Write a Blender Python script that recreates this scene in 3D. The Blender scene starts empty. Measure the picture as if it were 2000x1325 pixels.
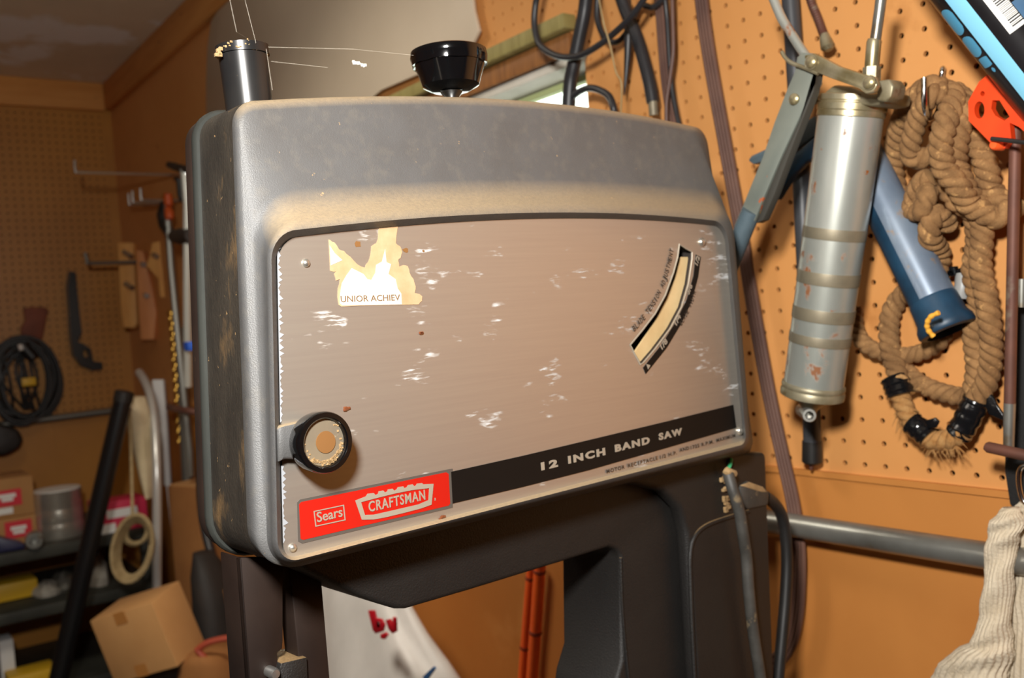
import bpy, bmesh, math, random
from mathutils import Vector as V, Matrix
random.seed(7)
scn = bpy.context.scene
COL = scn.collection
PI = math.pi

# ------------------------------------------------------------------ camera
F = 1841.0                       # focal length in pixels of the 2000 x 1325 frame
CAM = V((0, 0, 1.35))
YAW, PITCH, ROLL = math.radians(36.1), math.radians(1.5), math.radians(4.3)
fw0 = V((math.sin(YAW), math.cos(YAW), 0)); R0 = V((math.cos(YAW), -math.sin(YAW), 0)); U0 = V((0, 0, 1))
FW = fw0 * math.cos(PITCH) - U0 * math.sin(PITCH)
UP_ = U0 * math.cos(PITCH) + fw0 * math.sin(PITCH)
RT = R0 * math.cos(ROLL) - UP_ * math.sin(ROLL)
UP = R0 * math.sin(ROLL) + UP_ * math.cos(ROLL)
cd = bpy.data.cameras.new('camera'); cam = bpy.data.objects.new('camera', cd); COL.objects.link(cam)
cd.sensor_width = 36.0; cd.lens = 36.0 * F / 2000.0; cd.clip_start = 0.02
m = Matrix((RT, UP, -FW)).transposed().to_4x4(); m.translation = CAM
cam.matrix_world = m
cd.dof.use_dof = True; cd.dof.focus_distance = 0.60; cd.dof.aperture_fstop = 9.5
scn.camera = cam

XR, YB = 0.93, 3.70              # the pegboard wall on the right, the wall at the far end
def ray(px, py): return FW + RT * ((px - 1000.0) / F) - UP * ((py - 662.5) / F)
def DP(px, py, d): return CAM + ray(px, py) * d
def WR(px, py, off=0.0):
    r = ray(px, py); return CAM + r * ((XR - off) / r.x)
def WB(px, py, off=0.0):
    r = ray(px, py); return CAM + r * ((YB - off) / r.y)
def HZ(px, py, z):
    r = ray(px, py); return CAM + r * ((z - CAM.z) / r.z)
def depth(p): return (p - CAM).dot(FW)
def pxm(n, p): return n * depth(p) / F       # metres spanned by n pixels at p

SA = math.radians(84.0)
ES = V((math.sin(SA), math.cos(SA), 0)); NS = V((math.cos(SA), -math.sin(SA), 0))
S0 = DP(550, 1090, 0.56)
def SW(px, py, n=0.0):
    r = ray(px, py); k = ((S0 + NS * n) - CAM).dot(NS) / r.dot(NS); return CAM + r * k
def ST(px, py, n=0.0):
    p = SW(px, py, n) - S0; return (p.dot(ES), p.z)
def SP(s, t, n): return S0 + ES * s + V((0, 0, t)) + NS * n

# ------------------------------------------------------------------ materials
def lin(c):
    def f(x):
        x /= 255.0
        return x / 12.92 if x <= 0.04045 else ((x + 0.055) / 1.055) ** 2.4
    return (f(c[0]), f(c[1]), f(c[2]), 1)
MATS = {}
def M(name, c1, c2=None, scale=8.0, rough=0.6, metal=0.0, bump=0.0, bscale=150.0, stretch=(1, 1, 1), rot=(0, 0, 0),
      c3=None, s3=20.0, t3=0.6, w3=0.08, st3=None, r3=None, dust=None, coat=0.0, spec=0.5, trans=0.0, aniso=0.0, c4=None, s4=60, t4=.68, m3=None, detail=5):
    mt = bpy.data.materials.new(name); mt.use_nodes = True
    nt = mt.node_tree; N = nt.nodes; L = nt.links
    b = N['Principled BSDF']
    b.inputs['Roughness'].default_value = rough; b.inputs['Metallic'].default_value = metal
    b.inputs['Coat Weight'].default_value = coat; b.inputs['Specular IOR Level'].default_value = spec
    b.inputs['Anisotropic'].default_value = aniso
    if trans: b.inputs['Transmission Weight'].default_value = trans
    tc = N.new('ShaderNodeTexCoord')
    def mapped(st):
        mp = N.new('ShaderNodeMapping'); mp.inputs['Scale'].default_value = st; mp.inputs['Rotation'].default_value = rot
        L.new(tc.outputs['Object'], mp.inputs['Vector']); return mp.outputs['Vector']
    def noise(vec, sc, det=detail, ro=0.6):
        n = N.new('ShaderNodeTexNoise'); n.inputs['Scale'].default_value = sc; n.inputs['Detail'].default_value = det
        n.inputs['Roughness'].default_value = ro; L.new(vec, n.inputs['Vector']); return n.outputs['Fac']
    def ramp(fac, a, bb):
        r = N.new('ShaderNodeMapRange'); r.inputs['From Min'].default_value = a; r.inputs['From Max'].default_value = bb
        L.new(fac, r.inputs['Value']); return r.outputs['Result']
    def mix(fac, a, bcol):
        x = N.new('ShaderNodeMix'); x.data_type = 'RGBA'; L.new(fac, x.inputs['Factor'])
        if isinstance(a, tuple): x.inputs['A'].default_value = a
        else: L.new(a, x.inputs['A'])
        x.inputs['B'].default_value = bcol
        return x.outputs['Result']
    col = lin(c1); vec = mapped(stretch)
    if c2: col = mix(ramp(noise(vec, scale), 0.35, 0.65), col, lin(c2))
    if c3:
        v3 = mapped(st3 or stretch); f3 = ramp(noise(v3, s3), t3, t3 + w3)
        if m3:                                   # blotches only inside a coarser mask
            k = N.new('ShaderNodeMath'); k.operation = 'MULTIPLY'; L.new(f3, k.inputs[0])
            L.new(ramp(noise(mapped((1, 1, 2.4)), m3[0], 3), m3[1], m3[1] + 0.05), k.inputs[1]); f3 = k.outputs[0]
        col = mix(f3, col, lin(c3))
        if r3 is not None:
            mr = N.new('ShaderNodeMapRange'); L.new(f3, mr.inputs['Value'])
            mr.inputs['To Min'].default_value = rough; mr.inputs['To Max'].default_value = r3
            L.new(mr.outputs['Result'], b.inputs['Roughness'])
            mm = N.new('ShaderNodeMapRange'); L.new(f3, mm.inputs['Value'])
            mm.inputs['To Min'].default_value = metal; mm.inputs['To Max'].default_value = 0.0
            L.new(mm.outputs['Result'], b.inputs['Metallic'])
    if c4: col = mix(ramp(noise(mapped((1, 1, 1)), s4), t4, t4 + 0.04), col, lin(c4))
    if dust:                                     # settled sawdust lies on surfaces that face up
        g = N.new('ShaderNodeNewGeometry'); sx = N.new('ShaderNodeSeparateXYZ'); L.new(g.outputs['Normal'], sx.inputs['Vector'])
        f = ramp(sx.outputs['Z'], dust[1], dust[2])
        k = N.new('ShaderNodeMath'); k.operation = 'MULTIPLY'; L.new(f, k.inputs[0])
        L.new(ramp(noise(tc.outputs['Object'], 420), -0.35, 0.6), k.inputs[1])
        col = mix(k.outputs[0], col, lin(dust[0]))
    if isinstance(col, tuple): b.inputs['Base Color'].default_value = col
    else: L.new(col, b.inputs['Base Color'])
    if bump:
        bn = N.new('ShaderNodeBump'); bn.inputs['Strength'].default_value = bump; bn.inputs['Distance'].default_value = 0.002
        L.new(noise(vec, bscale, 4), bn.inputs['Height']); L.new(bn.outputs['Normal'], b.inputs['Normal'])
    MATS[name] = mt
    return mt

M('pegboard', (216, 153, 90), (207, 143, 80), scale=3, rough=0.5, c3=(178, 116, 58), s3=9, t3=0.62, w3=0.15, bump=0.08, bscale=300)
M('hardboard', (190, 124, 58), (176, 110, 48), scale=2.5, rough=0.6, c3=(198, 136, 72), s3=6, t3=0.6, w3=0.2, bump=0.08, bscale=250)
M('pegboard_far', (186, 126, 48), (172, 114, 42), scale=3, rough=0.42, bump=0.05, bscale=300)
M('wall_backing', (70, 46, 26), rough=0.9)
M('plywood', (170, 108, 54), (148, 90, 42), scale=5, rough=0.75, stretch=(1, 1, 6))
M('header_wood', (220, 156, 84), (204, 138, 68), scale=4, rough=0.7, stretch=(.6, .6, 5), c3=(120, 84, 50), s3=12, t3=.66)
M('ceiling', (226, 212, 188), (214, 200, 176), scale=3, rough=0.85, c3=(240, 240, 240), s3=1.3, t3=0.56, w3=0.04)
M('floor', (96, 88, 80), (78, 72, 66), scale=4, rough=0.85)
M('trim_light', (150, 138, 84), (128, 116, 66), scale=10, rough=0.6, stretch=(1, 6, 1))
M('trim_brown', (150, 98, 50), (116, 74, 38), scale=9, rough=0.6, stretch=(1, 8, 1))
M('jamb', (206, 200, 188), (186, 180, 166), scale=8, rough=0.6)
M('window_sash', (186, 196, 140), rough=0.5)
M('white_paper', (240, 240, 236), rough=0.7)
M('plastic_sheet', (206, 190, 168), (196, 180, 158), scale=2, rough=0.35)
M('glass', (250, 252, 250), rough=0.02, trans=1.0)

M('saw_paint', (88, 88, 88), (82, 81, 80), scale=16, rough=0.48, bump=0.25, bscale=1100, c3=(98, 95, 90), s3=90, t3=0.5, w3=0.3, spec=.6, dust=((176, 154, 120), 0.34, 1.1), c4=(168, 140, 104), s4=190, t4=0.70)
M('saw_side_shaded', (58, 52, 44), (38, 34, 29), scale=26, rough=0.55, bump=0.4, bscale=500, stretch=(1, 1, .45), c3=(112, 88, 58), s3=30, t3=0.56, w3=0.14, c4=(160, 128, 88), s4=170, t4=0.68)  # base paint darkened for the shade of grazing light; brown blotches are dust
M('saw_frame', (30, 28, 26), (25, 23, 22), scale=14, rough=0.5, bump=0.35, bscale=700, c4=(118, 96, 70), s4=160, t4=0.75, dust=((150, 122, 84), 0.75, 1.0))
M('flange_metal', (60, 62, 58), (44, 46, 43), scale=20, rough=0.5, metal=0.1, stretch=(1, 1, .3))
M('steel_brown', (50, 38, 32), (38, 28, 24), scale=12, rough=0.5, metal=0.3, c4=(140, 112, 80), s4=200, t4=0.72)
M('panel_metal', (186, 179, 168), (182, 174, 164), scale=10, rough=0.34, metal=0.75, bump=0.008, bscale=60, stretch=(1, 1, 40),
  c3=(188, 188, 188), s3=62, t3=0.50, w3=0.14, st3=(1, 1, 6), rot=(0, .22, 0), r3=0.6, m3=(19, 0.60), aniso=0.2)
M('scuff', (150, 153, 158), rough=.6)
M('rivet', (210, 206, 196), rough=0.3, metal=0.9)
M('label_red', (170, 21, 5), rough=0.6, spec=.25, c4=(214, 120, 50), s4=220, t4=0.76)
M('label_black', (13, 11, 10), rough=0.5, spec=.25, c4=(96, 76, 54), s4=200, t4=0.76)
M('label_border', (96, 90, 84), rough=0.45, metal=0.4)
M('lettering_metal', (164, 154, 138), rough=0.45, metal=0.3)
M('ink_dark', (52, 42, 34), rough=0.6)
M('ink_brown', (112, 84, 56), rough=0.7)
M('paper_torn', (172, 138, 100), (186, 156, 120), scale=60, rough=0.8)
M('paper_white', (196, 186, 172), rough=0.8)
M('slot_dark', (34, 28, 24), rough=0.7)
M('cream', (214, 188, 140), (196, 168, 120), scale=20, rough=0.6)
M('black_gloss', (8, 8, 9), rough=0.12, coat=0.5, c4=(150, 130, 100), s4=180, t4=0.78)
M('black_plastic', (24, 24, 25), (34, 33, 32), scale=12, rough=0.28, c4=(160, 140, 100), s4=150, t4=0.72)
M('dusty_disc', (138, 128, 112), (156, 142, 118), scale=25, rough=0.4, metal=0.5, c4=(222, 198, 160), s4=220, t4=0.66)
M('brown_dot', (120, 82, 42), rough=0.6)
M('chrome', (210, 210, 208), rough=0.15, metal=1.0)
M('dust_pile', (172, 142, 100), (150, 120, 80), scale=60, rough=0.95, bump=0.6, bscale=400)
M('rust_spot', (120, 62, 22), (90, 44, 16), scale=80, rough=0.9)
M('cord_grey', (72, 70, 66), (52, 50, 46), scale=30, rough=0.55, c3=(120, 104, 80), s3=50, t3=.6)
M('cord_black', (34, 32, 31), (24, 23, 22), scale=20, rough=0.45)
M('hose_black', (44, 44, 47), (34, 34, 37), scale=20, rough=0.4)
M('wire_green', (70, 190, 130), rough=0.5)
M('cord_brown', (106, 76, 64), (88, 62, 54), scale=14, rough=0.5, c4=(176, 150, 130), s4=30, t4=.72)
M('gun_steel', (190, 192, 184), (168, 172, 164), scale=9, rough=0.34, metal=0.55, stretch=(1, 1, .5), c3=(132, 84, 50), s3=38, t3=0.57, w3=0.06, r3=0.7, m3=(14, .47), c4=(196, 118, 50), s4=55, t4=.68)
M('gun_band', (142, 132, 110), (124, 116, 98), scale=30, rough=0.5, metal=0.4)
M('gun_collar', (200, 190, 160), (150, 136, 96), scale=25, rough=0.35, metal=0.75)
M('gun_cast', (160, 152, 128), (128, 118, 90), scale=30, rough=0.45, metal=0.5, c3=(110, 84, 48), s3=30, t3=.6)
M('lever_grey', (132, 136, 126), (118, 124, 116), scale=14, rough=0.5, metal=0.25, c3=(190, 96, 50), s3=26, t3=.68, w3=.02, c4=(146, 116, 50), s4=24, t4=.7)
M('lever_shade', (70, 68, 62), rough=0.6, metal=0.3)  # lever grey darkened: shadow on the channel flank put into the colour
M('grip_blue', (84, 100, 108), (70, 84, 92), scale=20, rough=0.5)
M('pole_dark', (66, 68, 72), (54, 56, 60), scale=8, rough=0.45, stretch=(1, 1, .3))
M('blue_worn', (104, 119, 138), (128, 141, 156), scale=12, rough=0.36, metal=0.2, c3=(150, 128, 104), s3=26, t3=.57, w3=.06, c4=(120, 74, 40), s4=70, t4=.7)
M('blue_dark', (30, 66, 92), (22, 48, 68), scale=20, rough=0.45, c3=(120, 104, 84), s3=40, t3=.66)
M('yellow_smear', (232, 170, 60), rough=0.5)
M('rope', (158, 118, 74), (122, 88, 52), scale=60, rough=0.9, bump=0.6, bscale=500, c3=(190, 146, 92), s3=90, t3=.6)
M('rope_fray', (186, 142, 88), (160, 110, 56), scale=90, rough=0.95, bump=0.8, bscale=600)
M('tape_black', (18, 18, 20), rough=0.18, bump=0.3, bscale=120)
M('duct_grey', (150, 150, 148), rough=0.4)
M('can_black', (22, 21, 23), (32, 30, 32), scale=10, rough=0.25, c4=(120, 116, 110), s4=90, t4=.74)
M('can_blue', (74, 108, 142), (92, 122, 150), scale=12, rough=0.35, c3=(224, 206, 184), s3=26, t3=.6, w3=.03)
M('stripe_blue', (136, 206, 236), rough=0.35)
M('letter_blue', (84, 160, 198), rough=0.35)
M('white_label', (240, 238, 232), rough=0.5)
M('ink_black', (20, 18, 18), rough=0.5)
M('orange_plastic', (236, 74, 26), (222, 64, 20), scale=20, rough=0.4)
M('orange_tip', (255, 96, 40), rough=0.35)
M('rust_rod', (112, 72, 58), (92, 60, 50), scale=16, rough=0.6, metal=0.3, c3=(136, 130, 112), s3=9, t3=.6)
M('strap_black', (28, 27, 27), rough=0.8, bump=0.6, bscale=700)
M('conduit', (158, 158, 152), (132, 130, 122), scale=12, rough=0.36, metal=0.7, c3=(120, 100, 72), s3=18, t3=.6)
M('glove_knit', (214, 200, 176), (198, 182, 156), scale=40, rough=0.95, bump=0.7, bscale=350)
M('wood_clamp', (230, 172, 98), (214, 152, 82), scale=6, rough=0.6, stretch=(4, 4, 1))
M('wood_clamp_red', (218, 148, 92), (202, 132, 80), scale=6, rough=0.6, stretch=(4, 4, 1))
M('zinc', (200, 200, 196), rough=0.3, metal=0.9)
M('dark_iron', (52, 48, 46), (38, 36, 34), scale=15, rough=0.5, metal=0.3)
M('pale_bar', (196, 196, 186), rough=0.45, metal=0.3)
M('grey_bar', (128, 126, 118), rough=0.4, metal=0.6)
M('orange_grip', (196, 84, 30), rough=0.5)
M('blue_pad', (30, 90, 200), rough=0.5)
M('brass', (200, 156, 70), rough=0.3, metal=0.9)
M('pole_black', (22, 22, 23), rough=0.32)
M('cloth_cream', (214, 196, 160), (190, 172, 136), scale=12, rough=0.9)
M('cloth_white', (226, 226, 224), rough=0.9)
M('cord_tan', (176, 154, 112), (150, 128, 88), scale=40, rough=0.85)
M('cardboard', (190, 142, 88), (178, 130, 78), scale=5, rough=0.85)
M('cardboard_dark', (156, 104, 54), (142, 92, 46), scale=5, rough=0.85)
M('pack_tape', (166, 112, 58), rough=0.4)
M('red_label', (216, 42, 56), rough=0.5)
M('pink_box', (214, 50, 84), rough=0.5)
M('tube_bright', (214, 212, 206), rough=0.3, metal=0.5)
M('can_tin', (200, 194, 182), (180, 174, 160), scale=10, rough=0.28, metal=0.7)
M('shelf_green', (62, 62, 54), (46, 46, 40), scale=10, rough=0.6)
M('plane_blue', (34, 34, 70), rough=0.4)
M('yellow', (222, 176, 40), rough=0.5)
M('paper_grey', (176, 170, 158), (150, 142, 130), scale=20, rough=0.8)
M('dark_bag', (40, 35, 32), (28, 25, 23), scale=8, rough=0.7)
M('leather', (140, 76, 52), (116, 62, 42), scale=12, rough=0.7)
M('red_cane', (250, 106, 38), (240, 92, 30), scale=10, rough=0.45)
M('red_handle', (160, 66, 44), rough=0.5)
M('cane_node', (120, 40, 18), rough=0.6)
M('bag_white', (236, 232, 228), (222, 218, 214), scale=8, rough=0.45)
M('bag_red', (206, 20, 40), rough=0.5)
M('bag_blue', (60, 110, 170), rough=0.5)
M('bag_grey', (130, 124, 124), rough=0.5)
M('web', (214, 206, 190), rough=0.6)
M('shade_bin', (48, 46, 44), rough=0.6)

# ------------------------------------------------------------------ mesh tools
class MB:
    def __init__(s): s.v = []; s.f = []; s.m = []
    def add(s, vs, fs, mi=0):
        o = len(s.v); s.v += [V(p) for p in vs]; s.f += [tuple(i + o for i in f) for f in fs]; s.m += [mi] * len(fs); return s
    def prism(s, pts, vec, mi=0):
        n = len(pts); a = [V(p) for p in pts]; b = [p + V(vec) for p in a]
        fs = [tuple(range(n)), tuple(range(2 * n - 1, n - 1, -1))] + [(i, i + n, (i + 1) % n + n, (i + 1) % n) for i in range(n)]
        return s.add(a + b, fs, mi)
    def box(s, c, ax, ay, az, mi=0):
        c = V(c); q = [(-1, -1), (1, -1), (1, 1), (-1, 1)]
        return s.prism([c + ax * x + ay * y - az for x, y in q], az * 2, mi)
    def tube(s, path, r, n=10, closed=False, prof=None, twist=0.0, flat=None, mi=0, caps=True):
        P = [V(p) for p in path]; k = len(P)
        rr = r if isinstance(r, (list, tuple)) else [r] * k
        T = []
        for i in range(k):
            a = P[(i - 1) % k] if (closed or i > 0) else P[i]; b = P[(i + 1) % k] if (closed or i < k - 1) else P[i]
            T.append((b - a).normalized())
        ref = V((0, 0, 1)) if abs(T[0].z) < .9 else V((1, 0, 0))
        u = (ref - T[0] * ref.dot(T[0])).normalized(); rings = []; ang = 0
        for i in range(k):
            u = (u - T[i] * u.dot(T[i]))
            u = u.normalized() if u.length > 1e-6 else T[i].orthogonal().normalized()
            w = T[i].cross(u)
            if i > 0 and twist: ang += twist * (P[i] - P[i - 1]).length
            ring = []
            for j in range(n):
                a = 2 * PI * j / n; q = rr[i] * (prof(a) if prof else 1)
                ca, sa = math.cos(a + ang) * q, math.sin(a + ang) * q
                ring.append(P[i] + u * ca + w * sa)
            rings.append(ring)
        vs = [p for q in rings for p in q]; fs = []
        for i in range(k if closed else k - 1):
            for j in range(n):
                a = i * n + j; b = i * n + (j + 1) % n; i2 = (i + 1) % k
                fs.append((a, b, i2 * n + (j + 1) % n, i2 * n + j))
        if not closed and caps:
            fs.append(tuple(range(n - 1, -1, -1))); fs.append(tuple((k - 1) * n + j for j in range(n)))
        return s.add(vs, fs, mi)
    def lathe(s, p0, axis, prof, n=32, wave=None, mi=0):
        """prof: list of (distance along axis, radius)"""
        ax = V(axis).normalized(); u = ax.orthogonal().normalized(); w = ax.cross(u); p0 = V(p0)
        vs = []; fs = []
        for d, r in prof:
            for j in range(n):
                a = 2 * PI * j / n; q = r * (wave(a, d) if wave else 1)
                vs.append(p0 + ax * d + u * math.cos(a) * q + w * math.sin(a) * q)
        for i in range(len(prof) - 1):
            for j in range(n):
                fs.append((i * n + j, i * n + (j + 1) % n, (i + 1) * n + (j + 1) % n, (i + 1) * n + j))
        fs.append(tuple(range(n - 1, -1, -1))); fs.append(tuple((len(prof) - 1) * n + j for j in range(n)))
        return s.add(vs, fs, mi)
    def loft(s, loops, cap0=False, cap1=False, mi=0):
        n = len(loops[0]); vs = [p for l in loops for p in l]; fs = []
        for i in range(len(loops) - 1):
            for j in range(n):
                fs.append((i * n + j, i * n + (j + 1) % n, (i + 1) * n + (j + 1) % n, (i + 1) * n + j))
        if cap0: fs.append(tuple(range(n - 1, -1, -1)))
        if cap1: fs.append(tuple((len(loops) - 1) * n + j for j in range(n)))
        return s.add(vs, fs, mi)
    def build(s, name, mat, parent=None, bevel=0, seg=2, smooth=40, at=None):
        me = bpy.data.meshes.new(name); me.from_pydata([tuple(p) for p in s.v], [], s.f)
        mats = mat if isinstance(mat, (list, tuple)) else [mat]
        for q in mats: me.materials.append(MATS[q])
        if len(mats) > 1:
            for i, p in enumerate(me.polygons): p.material_index = s.m[i]
        bm = bmesh.new(); bm.from_mesh(me)
        bmesh.ops.recalc_face_normals(bm, faces=bm.faces[:])
        if bevel:
            es = [e for e in bm.edges if len(e.link_faces) == 2 and e.calc_face_angle(0) > math.radians(35)]
            try: bmesh.ops.bevel(bm, geom=es, offset=bevel, segments=seg, profile=.5, affect='EDGES', clamp_overlap=True)
            except Exception: pass
        bm.to_mesh(me); bm.free()
        if smooth:
            me.polygons.foreach_set('use_smooth', [True] * len(me.polygons))
            me.set_sharp_from_angle(angle=math.radians(smooth))
        lo = V([min(p[i] for p in s.v) for i in range(3)]); hi = V([max(p[i] for p in s.v) for i in range(3)])
        c = V(at) if at is not None else (lo + hi) / 2
        for v in me.vertices: v.co -= c
        ob = bpy.data.objects.new(name, me); COL.objects.link(ob)
        if parent is not None:
            ob.parent = parent; ob.location = c - WL[parent.name]
        else: ob.location = c
        WL[ob.name] = c
        return ob
WL = {}
def thing(name, label, cat, loc, group=None):
    o = bpy.data.objects.new(name, None); COL.objects.link(o); o.location = loc; o.empty_display_size = .05
    WL[o.name] = V(loc); return tag(o, label, cat, group)
def tag(o, label=None, cat=None, group=None, kind=None):
    if label: o['label'] = label
    if cat: o['category'] = cat
    if group: o['group'] = group
    if kind: o['kind'] = kind
    return o
def lab(o, l): o['label'] = l; return o
def spline(pts, n=8, closed=False):
    P = [V(p) for p in pts]; k = len(P); out = []
    rng = range(k if closed else k - 1)
    for i in rng:
        if closed: a, b, c, d = P[i - 1], P[i], P[(i + 1) % k], P[(i + 2) % k]
        else: a, b, c, d = P[max(i - 1, 0)], P[i], P[i + 1], P[min(i + 2, k - 1)]
        for j in range(n):
            t = j / n
            out.append(.5 * ((2 * b) + (c - a) * t + (2 * a - 5 * b + 4 * c - d) * t * t + (3 * b - a - 3 * c + d) * t ** 3))
    if not closed: out.append(P[-1])
    return out
def wpath(pts, off, n=8):
    """pixel path on the right wall; a point is (px, py) or (px, py, off)"""
    return spline([WR(p[0], p[1], p[2] if len(p) > 2 else off) for p in pts], n)
def holed(outer, holes, vec, name, mat, parent=None, bevel=0):
    """planar plate with holes: outer and holes are 3D loops, vec is the thickness"""
    bm = bmesh.new(); alle = []
    for lp in [outer] + holes:
        vs = [bm.verts.new(p) for p in lp]
        alle += [bm.edges.new((vs[i], vs[(i + 1) % len(vs)])) for i in range(len(vs))]
    bmesh.ops.triangle_fill(bm, edges=alle, use_beauty=True)
    r = bmesh.ops.extrude_face_region(bm, geom=bm.faces[:])
    for g in r['geom']:
        if isinstance(g, bmesh.types.BMVert): g.co += V(vec)
    bmesh.ops.recalc_face_normals(bm, faces=bm.faces[:])
    b = MB(); bm.verts.index_update()
    b.add([v.co.copy() for v in bm.verts], [tuple(v.index for v in f.verts) for f in bm.faces]); bm.free()
    return b.build(name, mat, parent, smooth=30)
def glyphs(txt, bold=0.0, sp=1.0, shear=0.0):
    cu = bpy.data.curves.new('t', 'FONT'); cu.body = txt; cu.size = 1.0; cu.offset = bold; cu.space_character = sp; cu.shear = shear
    cu.extrude = 0.01; cu.resolution_u = 3
    o = bpy.data.objects.new('t', cu); COL.objects.link(o)
    dg = bpy.context.evaluated_depsgraph_get(); dg.update()
    e = o.evaluated_get(dg); me = e.to_mesh()
    vs = [v.co.copy() for v in me.vertices]; fs = [tuple(p.vertices) for p in me.polygons]
    e.to_mesh_clear(); bpy.data.objects.remove(o); bpy.data.curves.remove(cu)
    return vs, fs
def text_on(mb, txt, p0, p1, h, nrm, th=.0003, bold=0.0, sp=1.0, up=None):
    """lettering between p0 and p1 (base line) with capitals h high, on the plane with normal nrm"""
    vs, fs = glyphs(txt, bold, sp)
    x0 = min(v.x for v in vs); x1 = max(v.x for v in vs); xd = (V(p1) - V(p0)); w = xd.length; xd = xd / w
    if up is None: up = V(nrm).cross(xd).normalized()
    cap = .70
    mb.add([V(p0) + xd * ((v.x - x0) / (x1 - x0) * w) + up * (v.y / cap * h) + V(nrm) * (v.z / .02 + .5) * th for v in vs], fs)
def text_path(mb, txt, pts, h, nrm, th=.0003, bold=0.0, wid=0.6):
    """characters set one by one along a polyline"""
    L = [0]
    for a, b in zip(pts, pts[1:]): L.append(L[-1] + (b - a).length)
    step = L[-1] / len(txt)
    def at(d):
        for i in range(len(pts) - 1):
            if d <= L[i + 1] or i == len(pts) - 2:
                t = (d - L[i]) / (L[i + 1] - L[i]); return pts[i].lerp(pts[i + 1], t)
    for i, ch in enumerate(txt):
        if ch == ' ': continue
        a = at((i + .5 - wid / 2) * step); b = at((i + .5 + wid / 2) * step)
        if ch in 'I1': 
            c = (a + b) / 2; a = c.lerp(a, .3); b = c.lerp(b, .3)
        text_on(mb, ch, a, b, h, nrm, th, bold)
ZUP = V((0, 0, 1)); XU = V((1, 0, 0)); YU = V((0, 1, 0))

# ------------------------------------------------------------------ the room
ZC = WB(249, 169).z
ZH = WB(252, 222).z
ZS = (WR(1600, 913).z + WR(1960, 951).z) / 2          # lower edge of the pegboard
XL, YF = -1.9, -2.2
wy0, wy1 = WR(1150, 160).y, 1.95                       # window opening along the wall
wz1 = (WR(1107, 112).z + WR(990, 150).z) / 2; wz0 = wz1 - 0.52
b = MB()
def slabx(x0, x1, y0, y1, z0, z1, mb):
    mb.box(V(((x0 + x1) / 2, (y0 + y1) / 2, (z0 + z1) / 2)), XU * (x1 - x0) / 2, YU * (y1 - y0) / 2, ZUP * (z1 - z0) / 2)
for (y0, y1, z0, z1) in ((YF, wy0, 0, ZC), (wy1, YB, 0, ZC), (wy0, wy1, 0, wz0), (wy0, wy1, wz1, ZC)):
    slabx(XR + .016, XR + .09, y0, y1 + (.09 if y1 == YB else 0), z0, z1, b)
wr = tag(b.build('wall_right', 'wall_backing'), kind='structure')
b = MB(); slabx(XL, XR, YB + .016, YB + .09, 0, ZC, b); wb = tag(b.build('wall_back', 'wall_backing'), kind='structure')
b = MB(); slabx(XL - .08, XL, YF, YB, 0, ZC, b); tag(b.build('wall_left', 'plywood'), kind='structure')
b = MB(); slabx(XL, XR, YF - .08, YF, 0, ZC, b); tag(b.build('wall_front', 'hardboard'), kind='structure')
b = MB(); slabx(XL - .1, XR + .1, YF - .1, YB + .1, -.08, 0, b); tag(b.build('floor', 'floor'), kind='structure')
b = MB(); slabx(XL - .1, XR + .1, YF - .1, YB + .1, ZC, ZC + .06, b); tag(b.build('ceiling', 'ceiling'), kind='structure')

def peg(org, ux, nrm, c0, c1, r0, r1, skip, name, mat, parent, hole=.0031, pitch=.0254, dep=.005):
    vs = []; key = {}; fs = []
    dirs = [(-1, -1), (0, -1), (1, -1), (1, 0), (1, 1), (0, 1), (-1, 1), (-1, 0)]
    def vid(i, j):
        if (i, j) not in key: key[(i, j)] = len(vs); vs.append(org + ux * (i * pitch / 2) + ZUP * (j * pitch / 2))
        return key[(i, j)]
    for c in range(c0, c1):
        for r in range(r0, r1):
            ctr = org + ux * (c * pitch) + ZUP * (r * pitch)
            if skip(ctr): continue
            o = [vid(2 * c + dx, 2 * r + dy) for dx, dy in dirs]
            fr = []; bk = []
            for dx, dy in dirs:
                q = V((dx, dy)).normalized() * hole
                p = ctr + ux * q.x + ZUP * q.y
                fr.append(len(vs)); vs.append(p); bk.append(len(vs)); vs.append(p - nrm * dep)
            for k in range(8):
                l = (k + 1) % 8
                fs.append((o[k], o[l], fr[l], fr[k])); fs.append((fr[k], fr[l], bk[l], bk[k]))
    mb = MB(); mb.add(vs, fs); ob = mb.build(name, mat, parent, smooth=0); return ob
h0 = WR(1417, 11)
p = .0254
r0 = -int((h0.z - ZS) / p - .2); r1 = int((ZC - h0.z) / p)
c0 = -int((h0.y - 0.30) / p); c1 = int((1.98 - h0.y) / p)
pin = lambda c: wy0 - .002 < c.y < wy1 and wz0 < c.z < wz1 + .005
pb = peg(h0, YU, V((-1, 0, 0)), c0, c1, r0, r1, pin, 'pegboard_panel', 'pegboard', wr); pb['kind'] = 'structure'
zpb = h0.z + (r0 - .5) * p; ypb0 = h0.y + (c0 - .5) * p; ypb1 = h0.y + (c1 - .5) * p
b = MB(); slabx(XR - .0, XR + .008, YF, ypb0, zpb, ZC, b); slabx(XR, XR + .008, ypb1, YB, zpb, ZC, b)
o = b.build('hardboard_panel', 'pegboard', wr); o['kind'] = 'structure'
b = MB(); slabx(XR - .003, XR + .008, YF, YB, 0.02, zpb, b)
slabx(XR - .006, XR + .008, YF, YB, zpb - .006, zpb + .001, b)
o = b.build('lower_hardboard', 'hardboard', wr); o['kind'] = 'structure'
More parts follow.
